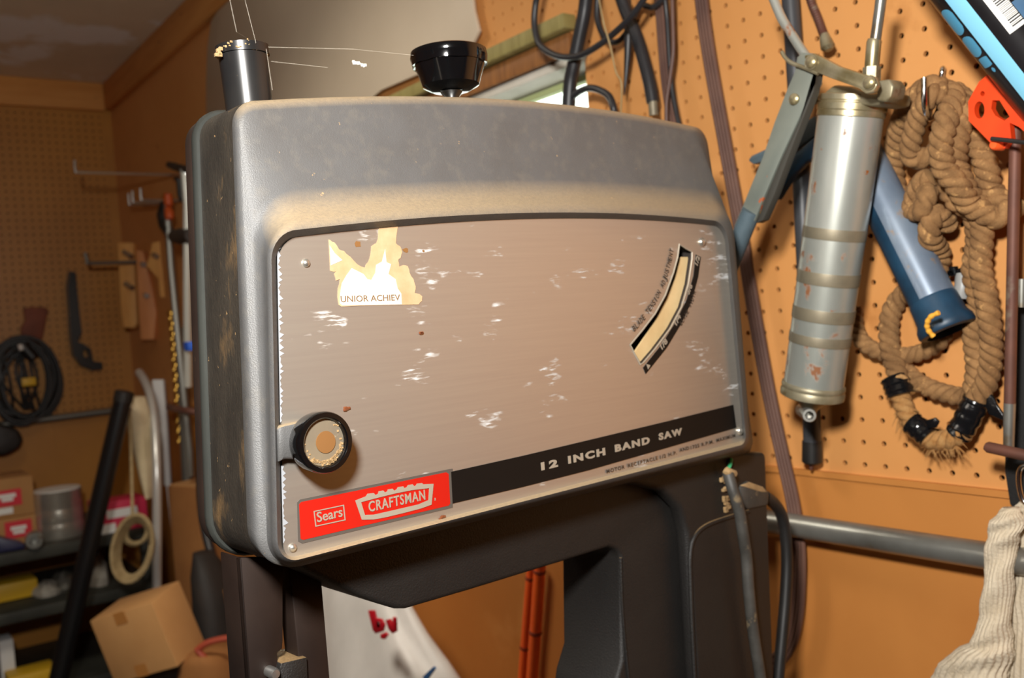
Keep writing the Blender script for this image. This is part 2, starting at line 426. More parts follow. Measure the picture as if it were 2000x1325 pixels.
# far wall: perforated above the pipe, plain below
zfb = WB(150, 815).z
hb = WB(100, 500)
pf = peg(hb, XU, V((0, -1, 0)), -int((hb.x + .45) / p), int((XR - hb.x) / p), -int((hb.z - zfb) / p), int((ZC - hb.z) / p), lambda c: False, 'pegboard_panel', 'pegboard_far', wb, hole=.0034)
pf['kind'] = 'structure'
b = MB(); slabx(XL, XR, YB - .002, YB + .01, 0.02, zfb, b)
b.box(WB(118, 980) + V((0, -.002, -.2)), XU * .002, YU * .002, ZUP * .6)
slabx(hb.x + (int((XR - hb.x) / p) - .5) * p, XR + .01, YB - .001, YB + .01, zfb, ZC, b)
slabx(XL, hb.x - (int((hb.x + .45) / p) + .5) * p, YB - .002, YB + .01, zfb, ZC, b)
o = b.build('lower_hardboard', 'pegboard_far', wb); o['kind'] = 'structure'
# header boards under the ceiling
b = MB(); slabx(XL, XR - .025, YB - .025, YB - .001, ZH, ZC - .001, b); tag(b.build('trim_1', 'header_wood', bevel=.003), kind='structure')
b = MB(); slabx(XR - .025, XR - .001, .9, YB - .026, ZH, ZC - .001, b); tag(b.build('trim_2', 'header_wood', bevel=.003), kind='structure')
# window
wn = bpy.data.objects.new('window_1', None); COL.objects.link(wn); wn.location = (XR, (wy0 + wy1) / 2, wz0); WL[wn.name] = V(wn.location); tag(wn, kind='structure')
ye0 = WR(1128, 60).y
b = MB(); slabx(XR - .026, XR - .001, ye0, wy1 + .08, wz1 + .029, wz1 + .051, b); b.build('trim_board', 'trim_light', wn, bevel=.002)
b = MB(); slabx(XR - .010, XR - .001, ye0 + .01, wy1 + .07, wz1 - .004, wz1 + .027, b); b.build('trim_board', 'trim_brown', wn, bevel=.002)
b = MB(); slabx(XR - .001, XR + .085, wy0 + .001, wy1, wz1 - .018, wz1 - .005, b); slabx(XR + .001, XR + .085, wy1 - .014, wy1 - .001, wz0, wz1 - .02, b); slabx(XR + .001, XR + .085, wy0 + .02, wy1 - .016, wz0 + .001, wz0 + .014, b)
b.build('jamb', 'jamb', wn, bevel=.001)
b = MB(); slabx(XR + .05, XR + .07, wy0 + .02, wy1 - .02, wz1 - .03, wz1 - .02, b); slabx(XR + .05, XR + .075, wy0 + .02, wy1 - .02, wz0 + .015, wz0 + .05, b)
b.build('sash', 'window_sash', wn, bevel=.002)
b = MB(); slabx(XR + .060, XR + .064, wy0 + .005, wy1 - .016, wz0 + .02, wz1 - .03, b); b.build('pane', 'glass', wn)

# pale sheet over the wall above the window
tl = [(448, 0), (425, 22), (412, 42), (405, 90), (402, 165), (402, 210), (412, 300), (640, 262), (744, 176), (880, 118), (915, 100), (935, 60), (925, 20), (918, -40), (700, -240), (560, -130)]
pts = [WR(x, y, .02) for x, y in tl]
b = MB(); b.prism(pts, V((.006, 0, 0)))
tag(b.build('plastic_sheet', 'plastic_sheet', bevel=.001), 'large pale beige plastic sheet with rounded corner above the window', 'sheet')

# ------------------------------------------------------------------ band saw
zbase = 0.0
saw = thing('band_saw', 'grey and black 12 inch band saw with brushed metal front panel', 'band saw', V((SW(1000, 700).x, SW(1000, 700).y, 0)))
def rloop(cs, rad, bulge=0.0, na=8, ne=16, lb=0.0):
    """cs: TL,TR,BR,BL as (px,py,n) -> list of (s,t,n)"""
    q = [ST(*c) + (c[2],) for c in cs]; return rloop_st(q, rad, bulge, na, ne)
def rloop_st(q, rad, bulge=0.0, na=8, ne=16):
    rad = rad if isinstance(rad, (list, tuple)) else [rad] * 4
    arcs = []
    for i in range(4):
        c = V(q[i][:2]); a = V(q[i - 1][:2]); d = V(q[(i + 1) % 4][:2])
        da = (a - c).normalized(); dd = (d - c).normalized(); half = math.acos(max(-1, min(1, da.dot(dd)))) / 2
        tl = rad[i] / math.tan(half); cen = c + (da + dd).normalized() * (rad[i] / math.sin(half))
        s = c + da * tl - cen; e = c + dd * tl - cen
        a0 = math.atan2(s.y, s.x); a1 = math.atan2(e.y, e.x)
        while a1 > a0: a1 -= 2 * PI
        while a1 < a0 - PI: a1 += 2 * PI
        arcs.append([(cen.x + rad[i] * math.cos(a0 + (a1 - a0) * k / na), cen.y + rad[i] * math.sin(a0 + (a1 - a0) * k / na), q[i][2]) for k in range(na + 1)])
    out = []
    for i in range(4):
        out += arcs[i]; e = arcs[i][-1]; f = arcs[(i + 1) % 4][0]
        for k in range(1, ne):
            t = k / ne; bb = bulge * 4 * t * (1 - t) if i == 0 else 0
            out.append((e[0] + (f[0] - e[0]) * t, e[1] + (f[1] - e[1]) * t + bb, e[2] + (f[2] - e[2]) * t))
    return out
def L3(lp): return [SP(*q) for q in lp]
PN = -0.009                              # the metal panel lies this far behind the rim
RB = 0.0088
lA = rloop([(541, 469, PN - .004), (1411, 444, PN - .004), (1450, 860, PN - .004), (553, 1092, PN - .004)], [.016, .016, .006, .008], RB)
lB = rloop([(536, 461, -.0065), (1414, 438, -.0065), (1454, 863, -.0045), (548, 1097, -.0045)], [.018, .018, .007, .010], RB)
lC = rloop([(529, 450, 0), (1419, 430, 0), (1458, 867, 0), (543, 1104, 0)], [.020, .022, .009, .013], RB)
lD = rloop([(522, 440, -.002), (1425, 422, -.003), (1463, 873, -.002), (537, 1112, -.003)], [.024, .025, .012, .016], RB)
lE = rloop([(518, 428, -.010), (1431, 413, -.010), (1467, 878, -.009), (532, 1118, -.012)], [.028, .028, .014, .018], RB)
lE2 = rloop([(514, 414, -.020), (1428, 402, -.020), (1468, 880, -.020), (528, 1121, -.020)], [.030, .028, .014, .020], RB * .95)
lF = rloop([(506, 394, -.028), (1422, 388, -.030), (1469, 881, -.026), (522, 1123, -.0235)], [.032, .030, .015, .022], RB * .9)
lF2 = rloop([(490, 362, -.033), (1414, 366, -.036), (1470, 882, -.030), (514, 1123, -.0245)], [.036, .03, .015, .022], RB * .9)
lG = rloop([(470, 216, -.038), (1367, 262, -.040), (1471, 883, -.034), (504, 1121, -.026)], [.016, .018, .015, .022], .012)
lG2 = rloop([(462, 204, -.040), (1372, 254, -.042), (1472, 884, -.037), (497, 1119, -.029)], [.017, .019, .015, .024], .0125)
lH = rloop([(456, 196, -.044), (1376, 249, -.047), (1473, 885, -.042), (490, 1116, -.035)], [.018, .02, .015, .026], .013)
lI = rloop([(452, 194, -.050), (1378, 249, -.054), (1474, 885, -.050), (485, 1113, -.044)], [.019, .02, .015, .027], .013)
gI = [(a, c, -.109) for a, c, _ in rloop([(446, 193, -.060), (1378, 249, -.060), (1475, 886, -.060), (476, 1110, -.062)], [.02, .02, .015, .028], .0130)]
b = MB(); b.loft([L3(x) for x in (lA, lB, lC, lD, lE, lE2, lF, lF2, lG, lG2, lH, lI)])
cover = b.build('front_cover', 'saw_paint', saw, smooth=60)
lab(cover, 'dark grey textured cover dusted with sawdust')
b = MB(); b.loft([L3(lI), L3(gI)]); sd = b.build('cover_side', 'saw_side_shaded', cover, smooth=60)
# light metal flange and the wheel guard behind the cover
def grow(lp, d, n):
    cx = sum(q[0] for q in lp) / len(lp); cy = sum(q[1] for q in lp) / len(lp); out = []
    k = len(lp)
    for i in range(k):
        a = V(lp[i - 1][:2]); c = V(lp[(i + 1) % k][:2]); t = (c - a).normalized(); nn = V((-t.y, t.x))
        if nn.dot(V((lp[i][0] - cx, lp[i][1] - cy))) < 0: nn = -nn
        out.append((lp[i][0] + nn.x * d, lp[i][1] + nn.y * d, n))
    return out
b = MB(); b.loft([L3(x) for x in (grow(gI, -.004, -.105), grow(gI, .002, -.105), grow(gI, .0035, -.107), grow(gI, .0035, -.111), grow(gI, .002, -.113), grow(gI, -.004, -.113))])
b.build('flange', 'flange_metal', saw, smooth=50)
b = MB(); b.loft([L3(x) for x in (grow(gI, .000, -.113), grow(gI, .002, -.115), grow(gI, .001, -.127))], False, True)
b.build('wheel_guard', 'steel_brown', saw, smooth=50)

# the metal panel with its curved slot
def zs(pts, ox, oy, k): return [(ox + x / k, oy + y / k) for x, y in pts]
SLOT = zs([(590, 190), (577, 290), (545, 410), (480, 590), (400, 735), (300, 865), (205, 980), (240, 1050), (285, 1135), (310, 1118), (400, 1012), (520, 850), (610, 680), (662, 500), (690, 310), (690, 250), (640, 222)], 1180, 430, 4.017)
Pn = lambda px, py, d=0: SW(px, py, PN + d)
slot3 = [Pn(x, y) for x, y in SLOT]
panel = holed([SP(q[0], q[1], PN) for q in grow(lA, .0015, 0)], [slot3], -NS * .0015, 'front_panel', 'panel_metal', saw)
lab(panel, 'scratched brushed metal panel')
b = MB(); back = [SW(x, y, PN - .022) for x, y in SLOT]; fr = [Pn(x, y, -.001) for x, y in SLOT]
sc = [sum((q for q in fr), V()) / len(fr)] * 1
bk = [q - NS * .02 for q in fr]
b.loft([[c + (c - sc[0]).normalized() * .0006 for c in fr], [c + (c - sc[0]).normalized() * .0006 for c in bk]], False, True)
lab(b.build('tension_slot', 'slot_dark', panel, smooth=30), 'dark curved slot')
b = MB()                                                # bright rim around the slot
lpz = [Pn(x, y, .0003) for x, y in SLOT]
b.tube(lpz, .0007, 6, closed=True); b.build('slot_rim', 'lettering_metal', panel)
STRIP = zs([(600, 290), (555, 470), (480, 640), (400, 800), (240, 1040), (290, 1118), (390, 995), (505, 825), (600, 655), (662, 460), (690, 290)], 1180, 430, 4.017)
b = MB(); b.prism([Pn(x, y, -.006) for x, y in STRIP], -NS * .002); b.build('tension_scale', 'cream', panel, smooth=0)
BAND = zs([(718, 272), (700, 440), (648, 622), (568, 792), (450, 978), (305, 1160), (325, 1208), (490, 1002), (602, 815), (684, 640), (735, 450), (757, 290)], 1180, 430, 4.017)
b = MB(); b.prism([Pn(x, y, .0001) for x, y in BAND], NS * .0004); b.build('scale_band', 'label_black', panel, smooth=0)
b = MB(); zz = lambda x, y: Pn(1180 + x / 4.017, 430 + y / 4.017, .0006)
for tx, (a0, a1), (c0_, c1_) in (('1/8', (446, 1010), (490, 950)), ('1/4', (558, 822), (594, 752)), ('3/8', (655, 580), (684, 510)), ('1/2', (723, 352), (742, 285))):
    text_on(b, tx, zz(a0 + 8, a1 + 8), zz(c0_ + 8, c1_ + 8), .0048, NS, bold=.02)
b.prism([zz(330, 1130), zz(362, 1140), zz(344, 1172)], NS * .0003)
b.build('scale_numerals', 'lettering_metal', panel, smooth=0)
b = MB()
text_path(b, 'BLADE TENSION ADJUSTMENT', [zz(235, 880), zz(325, 775), zz(415, 640), zz(480, 500), zz(525, 340), zz(545, 232)], .0052, NS, wid=.72)
b.build('tension_lettering', 'ink_dark', panel, smooth=0); b = MB()
text_path(b, 'BLADE WIDTH', [zz(605, 835), zz(660, 735), zz(700, 640), zz(722, 565)], .0042, NS, wid=.66)
b.build('width_lettering', 'ink_dark', panel, smooth=0)

# printed strip along the foot of the panel
b = MB(); RED = [(584, 986), (588, 981), (871, 923), (876, 926), (879, 984), (876, 988), (592, 1055), (587, 1053)]
BORD = [(580, 982), (586, 976), (876, 916), (1435, 784), (1440, 835), (882, 993), (590, 1061), (582, 1057)]
b.prism([Pn(x, y, .0001) for x, y in BORD[:2] + [(876, 917), (884, 916), (884, 992), (590, 1062), (582, 1058)]], NS * .0002); b.build('label_border', 'label_border', panel, smooth=0)
b = MB(); b.prism([Pn(x, y, .0003) for x, y in RED], NS * .0002); rl = lab(b.build('brand_label', 'label_red', panel, smooth=0), 'red label with silver lettering')
BLK = [(881, 922), (1020, 891), (1150, 860), (1300, 824), (1432, 791), (1438, 836), (1300, 876), (1150, 919), (1020, 952), (884, 984)]
b = MB(); b.prism([Pn(x, y, .0003) for x, y in BLK], NS * .0002); bl = lab(b.build('name_band', 'label_black', panel, smooth=0), 'black band with metal lettering')
yz = lambda x, y, d=.0006: Pn(540 + x / 4.014, 780 + y / 4.014, d)
b = MB()
ring = [(290, 878), (528, 828), (541, 950), (304, 1001)]; rin = [(298, 884), (521, 837), (533, 944), (311, 992)]
for i in range(4):
    j = (i + 1) % 4
    b.prism([yz(*ring[i]), yz(*ring[j]), yz(*rin[j]), yz(*rin[i])], NS * .0003)
text_on(b, 'Sears', yz(319, 966), yz(518, 918), .0062, NS, bold=.012)
# serifs
# rough-edged shield
outer = [(616, 795), (700, 762), (712, 742), (760, 736), (776, 752), (795, 742), (800, 722), (836, 716), (850, 732), (868, 722), (872, 708), (908, 702), (922, 718), (942, 706), (950, 690), (992, 684), (1002, 698), (1020, 690), (1030, 674), (1066, 668), (1080, 684), (1094, 674), (1100, 662), (1140, 658), (1150, 668), (1230, 664), (1214, 828), (1130, 858), (1000, 892), (850, 928), (760, 944), (668, 946)]
inner = [(662, 808), (800, 772), (930, 740), (1060, 714), (1196, 698), (1190, 792), (1110, 826), (980, 856), (850, 886), (760, 906), (692, 908)]
sh = holed([yz(*q) for q in outer], [[yz(*q) for q in inner]], NS * .0003, 'shield_emblem', 'lettering_metal', rl)
text_on(b, 'CRAFTSMAN', yz(724, 884), yz(1166, 786), .0066, NS, bold=.018, sp=1.15)
text_on(b, 'R', yz(1240, 797), yz(1250, 795), .002, NS)
b.build('label_lettering', 'lettering_metal', rl, smooth=0)
uz = lambda x, y, d=.0006: Pn(1020 + x / 4.255, 770 + y / 4.255, d)
b = MB()
for w, a, e in (('12', (158, 632), (296, 600)), ('INCH', (383, 577), (690, 503)), ('BAND', (772, 480), (1060, 408)), ('SAW', (1136, 382), (1330, 334))):
    text_on(b, w, uz(*a), uz(*e), .0054, NS, bold=.05, sp=1.3)
b.build('name_lettering', 'lettering_metal', bl, smooth=0)
b = MB()
for w, a, e in (('MOTOR', (700, 660), (850, 620)), ('RECEPTACLE', (878, 612), (1125, 545)), ('1/2 H.P.', (1145, 540), (1285, 500)), ('AND', (1308, 482), (1385, 462)), ('1725 R.P.M.', (1400, 460), (1590, 408)), ('MAXIMUM', (1615, 400), (1770, 356))):
    text_on(b, w, uz(*a), uz(*e), .0031, NS, bold=.004, sp=1.2)
b.build('rating_lettering', 'ink_dark', panel, smooth=0)

# torn paper sticker
kz = lambda x, y, d=.0004: Pn(520 + x / 3.898, 420 + y / 3.898, d)
TORN = [(475, 188), (500, 205), (530, 225), (552, 262), (590, 275), (640, 320), (690, 375), (752, 402), (775, 360), (795, 290), (800, 238), (838, 215), (852, 160), (862, 90), (1000, 90), (985, 215), (1018, 240), (1034, 285), (1020, 330), (1004, 352), (1010, 395), (1040, 382), (1075, 390), (1090, 440), (1120, 490), (1136, 545), (1128, 595), (1186, 620), (1184, 655), (1160, 682), (930, 687), (700, 692), (570, 698), (552, 686), (545, 560), (560, 490), (530, 500), (516, 450), (530, 430), (490, 428), (486, 420)]
TJ = []
for i, q in enumerate(TORN):
    nx = TORN[(i + 1) % len(TORN)]; TJ.append(q)
    if not (29 <= i <= 32) and i != len(TORN) - 1 and i != 13: TJ.append(((q[0] + nx[0]) / 2 + random.uniform(-7, 7), (q[1] + nx[1]) / 2 + random.uniform(-7, 7)))
b = MB(); b.prism([kz(*q, .0001) for q in TJ], NS * .0003); st = lab(b.build('torn_sticker', 'paper_torn', panel, smooth=0), 'torn cream paper sticker')
WHT = [(482, 232), (520, 290), (580, 345), (490, 385)]
WH2 = [(562, 600), (575, 520), (610, 460), (650, 405), (740, 450), (770, 490), (800, 495), (830, 440), (836, 380), (880, 355), (905, 260), (915, 360), (950, 375), (930, 450), (985, 490), (1000, 560), (1028, 600), (1032, 682), (580, 690), (560, 675)]
b = MB(); b.prism([kz(*q, .0004) for q in WHT], NS * .0002); b.prism([kz(*q, .0004) for q in WH2], NS * .0002); b.build('sticker_face', 'paper_white', st, smooth=0)
b = MB(); text_on(b, 'UNIOR ACHIEV', kz(568, 664, .0007), kz(1018, 650, .0007), .0040, NS, bold=-.004, th=.0002); b.build('sticker_lettering', 'ink_brown', st, smooth=0)
for (x, y, r) in ((695, 222, 34), (1062, 268, 26), (1198, 275, 12)):
    lp = [kz(x + r * math.cos(a / 9 * 2 * PI) * random.uniform(.6, 1.1), y + r * .8 * math.sin(a / 9 * 2 * PI) * random.uniform(.6, 1.1), .0001) for a in range(9)]
    b = MB(); b.prism(lp, NS * .0001); b.build('paper_scrap', 'brown_dot', panel, smooth=0)
for (x, y, r) in ((825, 652, 5), (866, 1012, 9), (678, 799, 6)):
    b = MB()
    for k in range(5):
        b.box(Pn(x + random.uniform(-r, r) * .7, y + random.uniform(-r, r) * .4, .0006), ES * .0012, ZUP * .0008, NS * .0006)
    b.build('rust_fleck', 'rust_spot', panel, bevel=.0003)
for (x, y) in ((597, 514), (571, 1070), (1370, 473), (1444, 842)):
    q = Pn(x, y); r = pxm(8.5, q)
    b = MB(); b.lathe(q, NS, [(0, r), (r * .3, r), (r * .6, r * .8), (r * .85, r * .45), (r * .95, .0001)], 16); b.build('rivet', 'rivet', panel)

jag = [(541, 484)] + [(541 + (y - 484) * .0165 + (random.uniform(1, 3) if k % 2 else random.uniform(3, 11)), y + random.uniform(-2, 2)) for k, y in enumerate(range(486, 826, 6))] + [(547, 826)]
b = MB(); b.prism([Pn(x, y, .0001) for x, y in jag], NS * .0002); b.build('edge_scuff', 'scuff', panel, smooth=0)
jag = [(549, 910)] + [(549 + (y - 910) * .02 + (random.uniform(1, 3) if k % 2 else random.uniform(3, 13)), y + random.uniform(-2, 2)) for k, y in enumerate(range(912, 1062, 6))] + [(553, 1062)]
b = MB(); b.prism([Pn(x, y, .0001) for x, y in jag], NS * .0002); b.build('edge_scuff', 'scuff', panel, smooth=0)
# latch tongue and knob
b = MB(); b.prism([SW(x, y, -.0015) for x, y in ((543, 836), (553, 832), (600, 822), (640, 830), (640, 895), (605, 899), (556, 897), (546, 905))], -NS * .009)
b.build('latch_tongue', 'saw_paint', cover, bevel=.002)
kc = SW(637, 865, .0145); rk = pxm(61, kc)
knob = thing('latch', None, None, kc - NS * .018) if False else None
b = MB(); b.lathe(kc - NS * .0155, NS, [(0, rk * .86), (.003, rk * .95), (.006, rk * .985), (.0135, rk), (.0150, rk * .99), (.0157, rk * .965), (.0158, rk * .82), (.0150, rk * .775), (.0118, rk * .755), (.0118, .0005)], 48)
kn = lab(b.build('door_knob', 'black_gloss', saw), 'round black knob with dished silver face')
b = MB(); b.lathe(kc - NS * .0036, NS, [(0, rk * .755), (.0006, rk * .752), (.0007, .0005)], 40); b.build('knob_disc', 'dusty_disc', kn)
q = SW(636, 864, .0118); b = MB(); b.lathe(q, NS, [(0, rk * .36), (.0004, rk * .355), (.0005, .0005)], 32); b.build('knob_dot', 'brown_dot', kn)
b = MB()
for k in range(110):
    a = -PI / 2 + random.gauss(.35, .75); rr_ = rk * random.uniform(.60, .74)
    b.box(kc - NS * .0028 + ES * math.cos(a) * rr_ + ZUP * math.sin(a) * rr_, ES * random.uniform(.0003, .0008), ZUP * random.uniform(.0003, .0006), NS * .0003)
b.build('sawdust', 'dust_pile', kn, smooth=0)
q = SW(578, 858, .008); b = MB(); b.box(q, ES * .0012, ZUP * .0014, NS * .001); b.build('index_mark', 'white_label', kn)

# top knob and dust tube
kt = SW(882, 180, -.075); rt = pxm(75, kt); Ht = pxm(78, kt)
fl = lambda a, d: 1 - (.055 * max(0, math.cos(7 * a)) if .012 < d < Ht * .80 else 0)
b = MB(); b.lathe(kt + ZUP * .001, ZUP, [(0, rt * .5), (.004, rt * .74), (.010, rt * .80), (.020, rt * .92), (Ht * .62, rt * .985), (Ht * .80, rt), (Ht * .82, rt * 1.01), (Ht * .97, rt * .985), (Ht * .995, rt * .93), (Ht, rt * .4), (Ht, .0004)], 84, wave=fl)
tk = lab(b.build('tension_knob', 'black_gloss', saw, smooth=35), 'large black fluted knob on top')
b = MB(); b.lathe(kt + ZUP * (Ht), ZUP, [(0, rt * .62), (.0015, rt * .6), (.003, rt * .5), (.0032, .0004)], 32); b.build('knob_cap', 'chrome', tk)
b = MB(); b.lathe(kt - ZUP * .03, ZUP, [(0, rt * .2), (.026, rt * .2), (.03, rt * .3), (.031, .0004)], 24); b.build('tension_screw', 'chrome', saw)
t0 = SW(487, 210, -.075); t1 = SW(473, 92, -.075); ax = (t1 - t0); Lx = ax.length; r0_ = pxm(45, t0); r1_ = pxm(48, t1)
b = MB(); b.lathe(t0 - ax.normalized() * .02, ax, [(0, r0_), (.022, r0_), (Lx + .02 - .006, r1_ * .98), (Lx + .02 - .006, r1_ * 1.06), (Lx + .02, r1_ * 1.07), (Lx + .0205, r1_ * .92), (Lx, r1_ * .88), (Lx, .0005)], 40)
dt = lab(b.build('dust_tube', 'black_plastic', saw), 'black plastic tube rising behind the cover')
b = MB()
for k in range(60):
    a = random.uniform(0, 2 * PI); q = t1 + ES * math.cos(a) * r1_ * 1.02 + YU * math.sin(a) * r1_ * 1.02
    b.box(q + ZUP * random.uniform(-.006, .001), ES * random.uniform(.0004, .0011), YU * .0006, ZUP * random.uniform(.0003, .0008))
for k in range(6): b.box(SW(425 + random.uniform(-4, 6), 100 + random.uniform(-6, 8), -.07), ES * .0013, YU * .0015, ZUP * .0012)
b.build('sawdust', 'dust_pile', dt, bevel=.0003)

# cast arm and column behind the cover
af = lambda x, y, n=-.050: SW(x, y, n)
zb = SW(1250, 1325, -.05).z - .42
def colx(px, py, n): q = SW(px, py, n); return q
cl = SW(1216, 1290, -.05); cr = SW(1486, 1290, -.05)
arm_pts = [af(560, 1085), af(600, 1118), af(650, 1141), af(690, 1160), af(738, 1180), af(775, 1191), af(795, 1191), af(920, 1154), af(1140, 1086), af(1190, 1070), af(1206, 1075), af(1213, 1090), af(1216, 1290)]
fl_ = [V((cl.x, cl.y, cl.z - .02)) - ES * .012, V((cl.x, cl.y, cl.z - .045)) - ES * .02, V((cl.x, cl.y, zb)) - ES * .02, V((cr.x, cr.y, zb)), af(1486, 1290), af(1470, 880), af(1300, 800), af(700, 900)]
b = MB(); b.prism(arm_pts + fl_, -NS * .075)
arm = lab(b.build('cast_frame', 'saw_frame', saw, bevel=.004, seg=3), 'black cast arm and column')
# raised right-hand face of the column, with a rounded shoulder
s1 = [af(870, 985, -.049), af(1130, 950, -.049), af(1215, 944, -.049), af(1270, 958, -.049), af(1302, 990, -.049), af(1316, 1040, -.049), af(1322, 1120, -.049), af(1334, 1325, -.049)]
e0 = SW(1334, 1325, -.049); e1 = SW(1488, 1325, -.049)
s1 += [V((e0.x, e0.y, zb)), V((e1.x, e1.y, zb)), e1, af(1472, 882, -.049), af(1300, 880, -.049), af(1000, 930, -.049)]
b = MB(); b.prism(s1, NS * .016); b.build('column_face', 'saw_frame', arm, bevel=.006, seg=4)
pth = spline([SW(x, y, -.033) for x, y in ((1462, 1000), (1420, 1012), (1378, 1028), (1356, 1050), (1348, 1085), (1349, 1150), (1352, 1230), (1357, 1330), (1360, 1400))], 6)
b = MB(); b.tube(pth, .0022, 10); lab(b.build('cover_lip', 'saw_frame', arm), 'raised lip of the column cover plate')
b = MB(); b.tube(spline([SW(x, y, -.049) for x, y in ((1212, 1090), (1216, 1200), (1228, 1330))], 4), .0013, 8); b.build('casting_seam', 'saw_frame', arm)
# lower body and stand (below the picture)
lo = (V((cl.x, cl.y, 0)) + V((cr.x, cr.y, 0))) / 2 - NS * .04 - ES * .18
b = MB(); b.box(lo + ZUP * (zb - .11), ES * .33, YU * .07, ZUP * .11); b.build('lower_housing', 'saw_frame', saw, bevel=.02, seg=3)
for sx in (-.27, .27):
    for sy in (-.06, .06):
        b = MB(); b.box(lo + ES * sx + YU * sy + ZUP * (zb - .22) / 2, ES * .02, YU * .02, ZUP * (zb - .22) / 2); b.build('stand_leg', 'steel_brown', saw, bevel=.003)

# guide post, blade guard and bracket below the left end
gp = lambda x, y, n=-.085: SW(x, y, n)
b = MB(); b.prism([gp(468, 1090), gp(553, 1090), gp(553, 1250), gp(552, 1268), gp(542, 1276), gp(543, 1300), gp(552, 1420), gp(492, 1420)], -NS * .006)
b.prism([gp(468, 1090), gp(474, 1090), gp(498, 1420), gp(492, 1420)], -NS * .03)
gd = lab(b.build('blade_guard', 'steel_brown', saw, bevel=.001), 'dark brown steel blade guard')
b = MB(); b.prism([gp(564, 1100), gp(626, 1100), gp(653, 1420), gp(596, 1420)], -NS * .02); b.build('guide_post', 'steel_brown', saw, bevel=.0015)
b = MB(); b.prism([gp(545, 1312, -.08), gp(549, 1296, -.08), gp(600, 1284, -.08), gp(606, 1420, -.08), gp(552, 1420, -.08)], -NS * .03); b.build('guide_bracket', 'saw_frame', saw, bevel=.001)
q = gp(539, 1318, -.075); b = MB(); b.lathe(q - NS * .01, NS, [(0, .004), (.008, .004), (.010, .003), (.0102, .0003)], 16); b.build('clamp_screw', 'zinc', saw)
q0 = SW(512, 1100, -.11); q1 = SW(530, 1430, -.11)
b = MB(); b.tube([q0, q1], .001, 6); b.build('blade', 'grey_bar', saw)

# cord coming out of the column, with the green earth wire
q = SW(1427, 906, -.0325); b = MB(); b.lathe(q, NS, [(-.002, .0056), (.0004, .0056), (.0005, .0004)], 20); b.build('hole_shade_disc', 'slot_dark', saw)  # solid dark disc, painting the shade inside the cord opening
pth = spline([SW(x, y, n) for x, y, n in ((1421, 922, -.026), (1432, 960, -.020), (1444, 1000, -.018), (1452, 1050, -.018), (1458, 1090, -.020), (1463, 1160, -.020), (1472, 1240, -.020), (1487, 1340, -.020), (1500, 1480, -.02))], 8)
b = MB(); b.tube(pth, pxm(11.5, pth[10]), 12); cg = lab(b.build('motor_cord', 'cord_grey', saw), 'dusty grey cord hanging down the column')
b = MB(); b.tube([SW(1428, 898, -.031), SW(1426, 908, -.027), SW(1421, 920, -.026)], .0019, 8); b.build('earth_wire', 'wire_green', cg)
b = MB(); b.tube([SW(1416, 918, -.026), SW(1420, 921, -.024), SW(1434, 926, -.024)], .004, 8)
for k in range(26):
    q = SW(1418 + random.gauss(0, 4), 960 + random.uniform(-30, 40), -.031); b.box(q, ES * random.uniform(.0008, .003), ZUP * random.uniform(.0008, .003), NS * .0015)
b.build('sawdust_clump', 'dust_pile', cg, bevel=.0004)

# plug and its black cord
pc = thing('power_cord', 'black power cord with dusty square plug at the right edge of the band saw', 'cord', SW(1480, 965, -.05))
b = MB(); pl = [SW(x, y, -.030) for x, y in ((1446, 952), (1462, 940), (1492, 950), (1504, 962), (1502, 988), (1462, 996), (1450, 986))]
b.prism(pl, -NS * .022); b.build('plug', 'cord_grey', pc, bevel=.003)
b = MB(); b.prism([SW(x, y, -.0295) for x, y in ((1450, 950), (1464, 942), (1490, 951), (1500, 962), (1488, 962), (1462, 954))], -NS * .02 + ZUP * .001); b.build('plug_dust', 'dust_pile', pc, bevel=.001)
pth = spline([SW(x, y, -.042) for x, y in ((1494, 970), (1512, 984), (1526, 1006), (1534, 1045), (1537, 1100), (1534, 1170), (1528, 1240), (1520, 1330), (1510, 1480))], 8)
b = MB(); b.tube(pth, [pxm(11.5, q) for q in pth], 12); b.build('cord', 'cord_black', pc)

# ------------------------------------------------------------------ right wall: hoses and cords above the saw
def wtube(name, pts, off, rpx, mat, label, cat, group=None, n=8, seg=10, parent=None):
    pth = wpath(pts, off, n); b = MB(); b.tube(pth, [pxm(rpx, q) for q in pth], seg)
    o = b.build(name, mat, parent)
    return tag(o, label, cat, group) if parent is None else o
wtube('hose', [(1160, -150, 0), (1152, -90, .03), (1148, -40), (1142, 20), (1130, 80), (1120, 130), (1113, 170), (1108, 260)], .055, 13.5, 'hose_black', 'thick black rubber hose crossing in front of the window edge', 'hose')
h2 = thing('hose', 'thick black hose with grey metal fitting ending above the right end of the band saw', 'hose', WR(1270, 180, .045))
wtube('tubing', [(1180, -120, 0), (1192, -70, .02), (1205, -30), (1222, 20), (1243, 70), (1258, 120), (1268, 160), (1275, 200)], .045, 12.5, 'hose_black', None, None, parent=h2)
q0 = WR(1275, 198, .045); q1 = WR(1277, 226, .045); b = MB(); b.tube([q0, q1], pxm(9.5, q0), 12); b.build('fitting', 'gun_band', h2)
wtube('cable', [(1085, -130, 0), (1068, -80, .05), (1056, -40), (1046, 10), (1044, 50), (1053, 85), (1078, 105), (1105, 112), (1135, 108), (1170, 88), (1205, 60), (1235, 30), (1262, -10), (1280, -60), (1300, -110, 0)], .075, 6.5, 'hose_black', 'thin black cable curling in a wide loop in front of the window trim', 'cable')
wtube('cable', [(1170, -40), (1166, 20), (1170, 50), (1184, 76), (1205, 82), (1225, 62), (1238, 34), (1252, 10), (1275, 14), (1295, -4), (1310, -40)], .030, 6, 'hose_black', 'thin black cable hanging in a small loop right of the thick hose', 'cable')
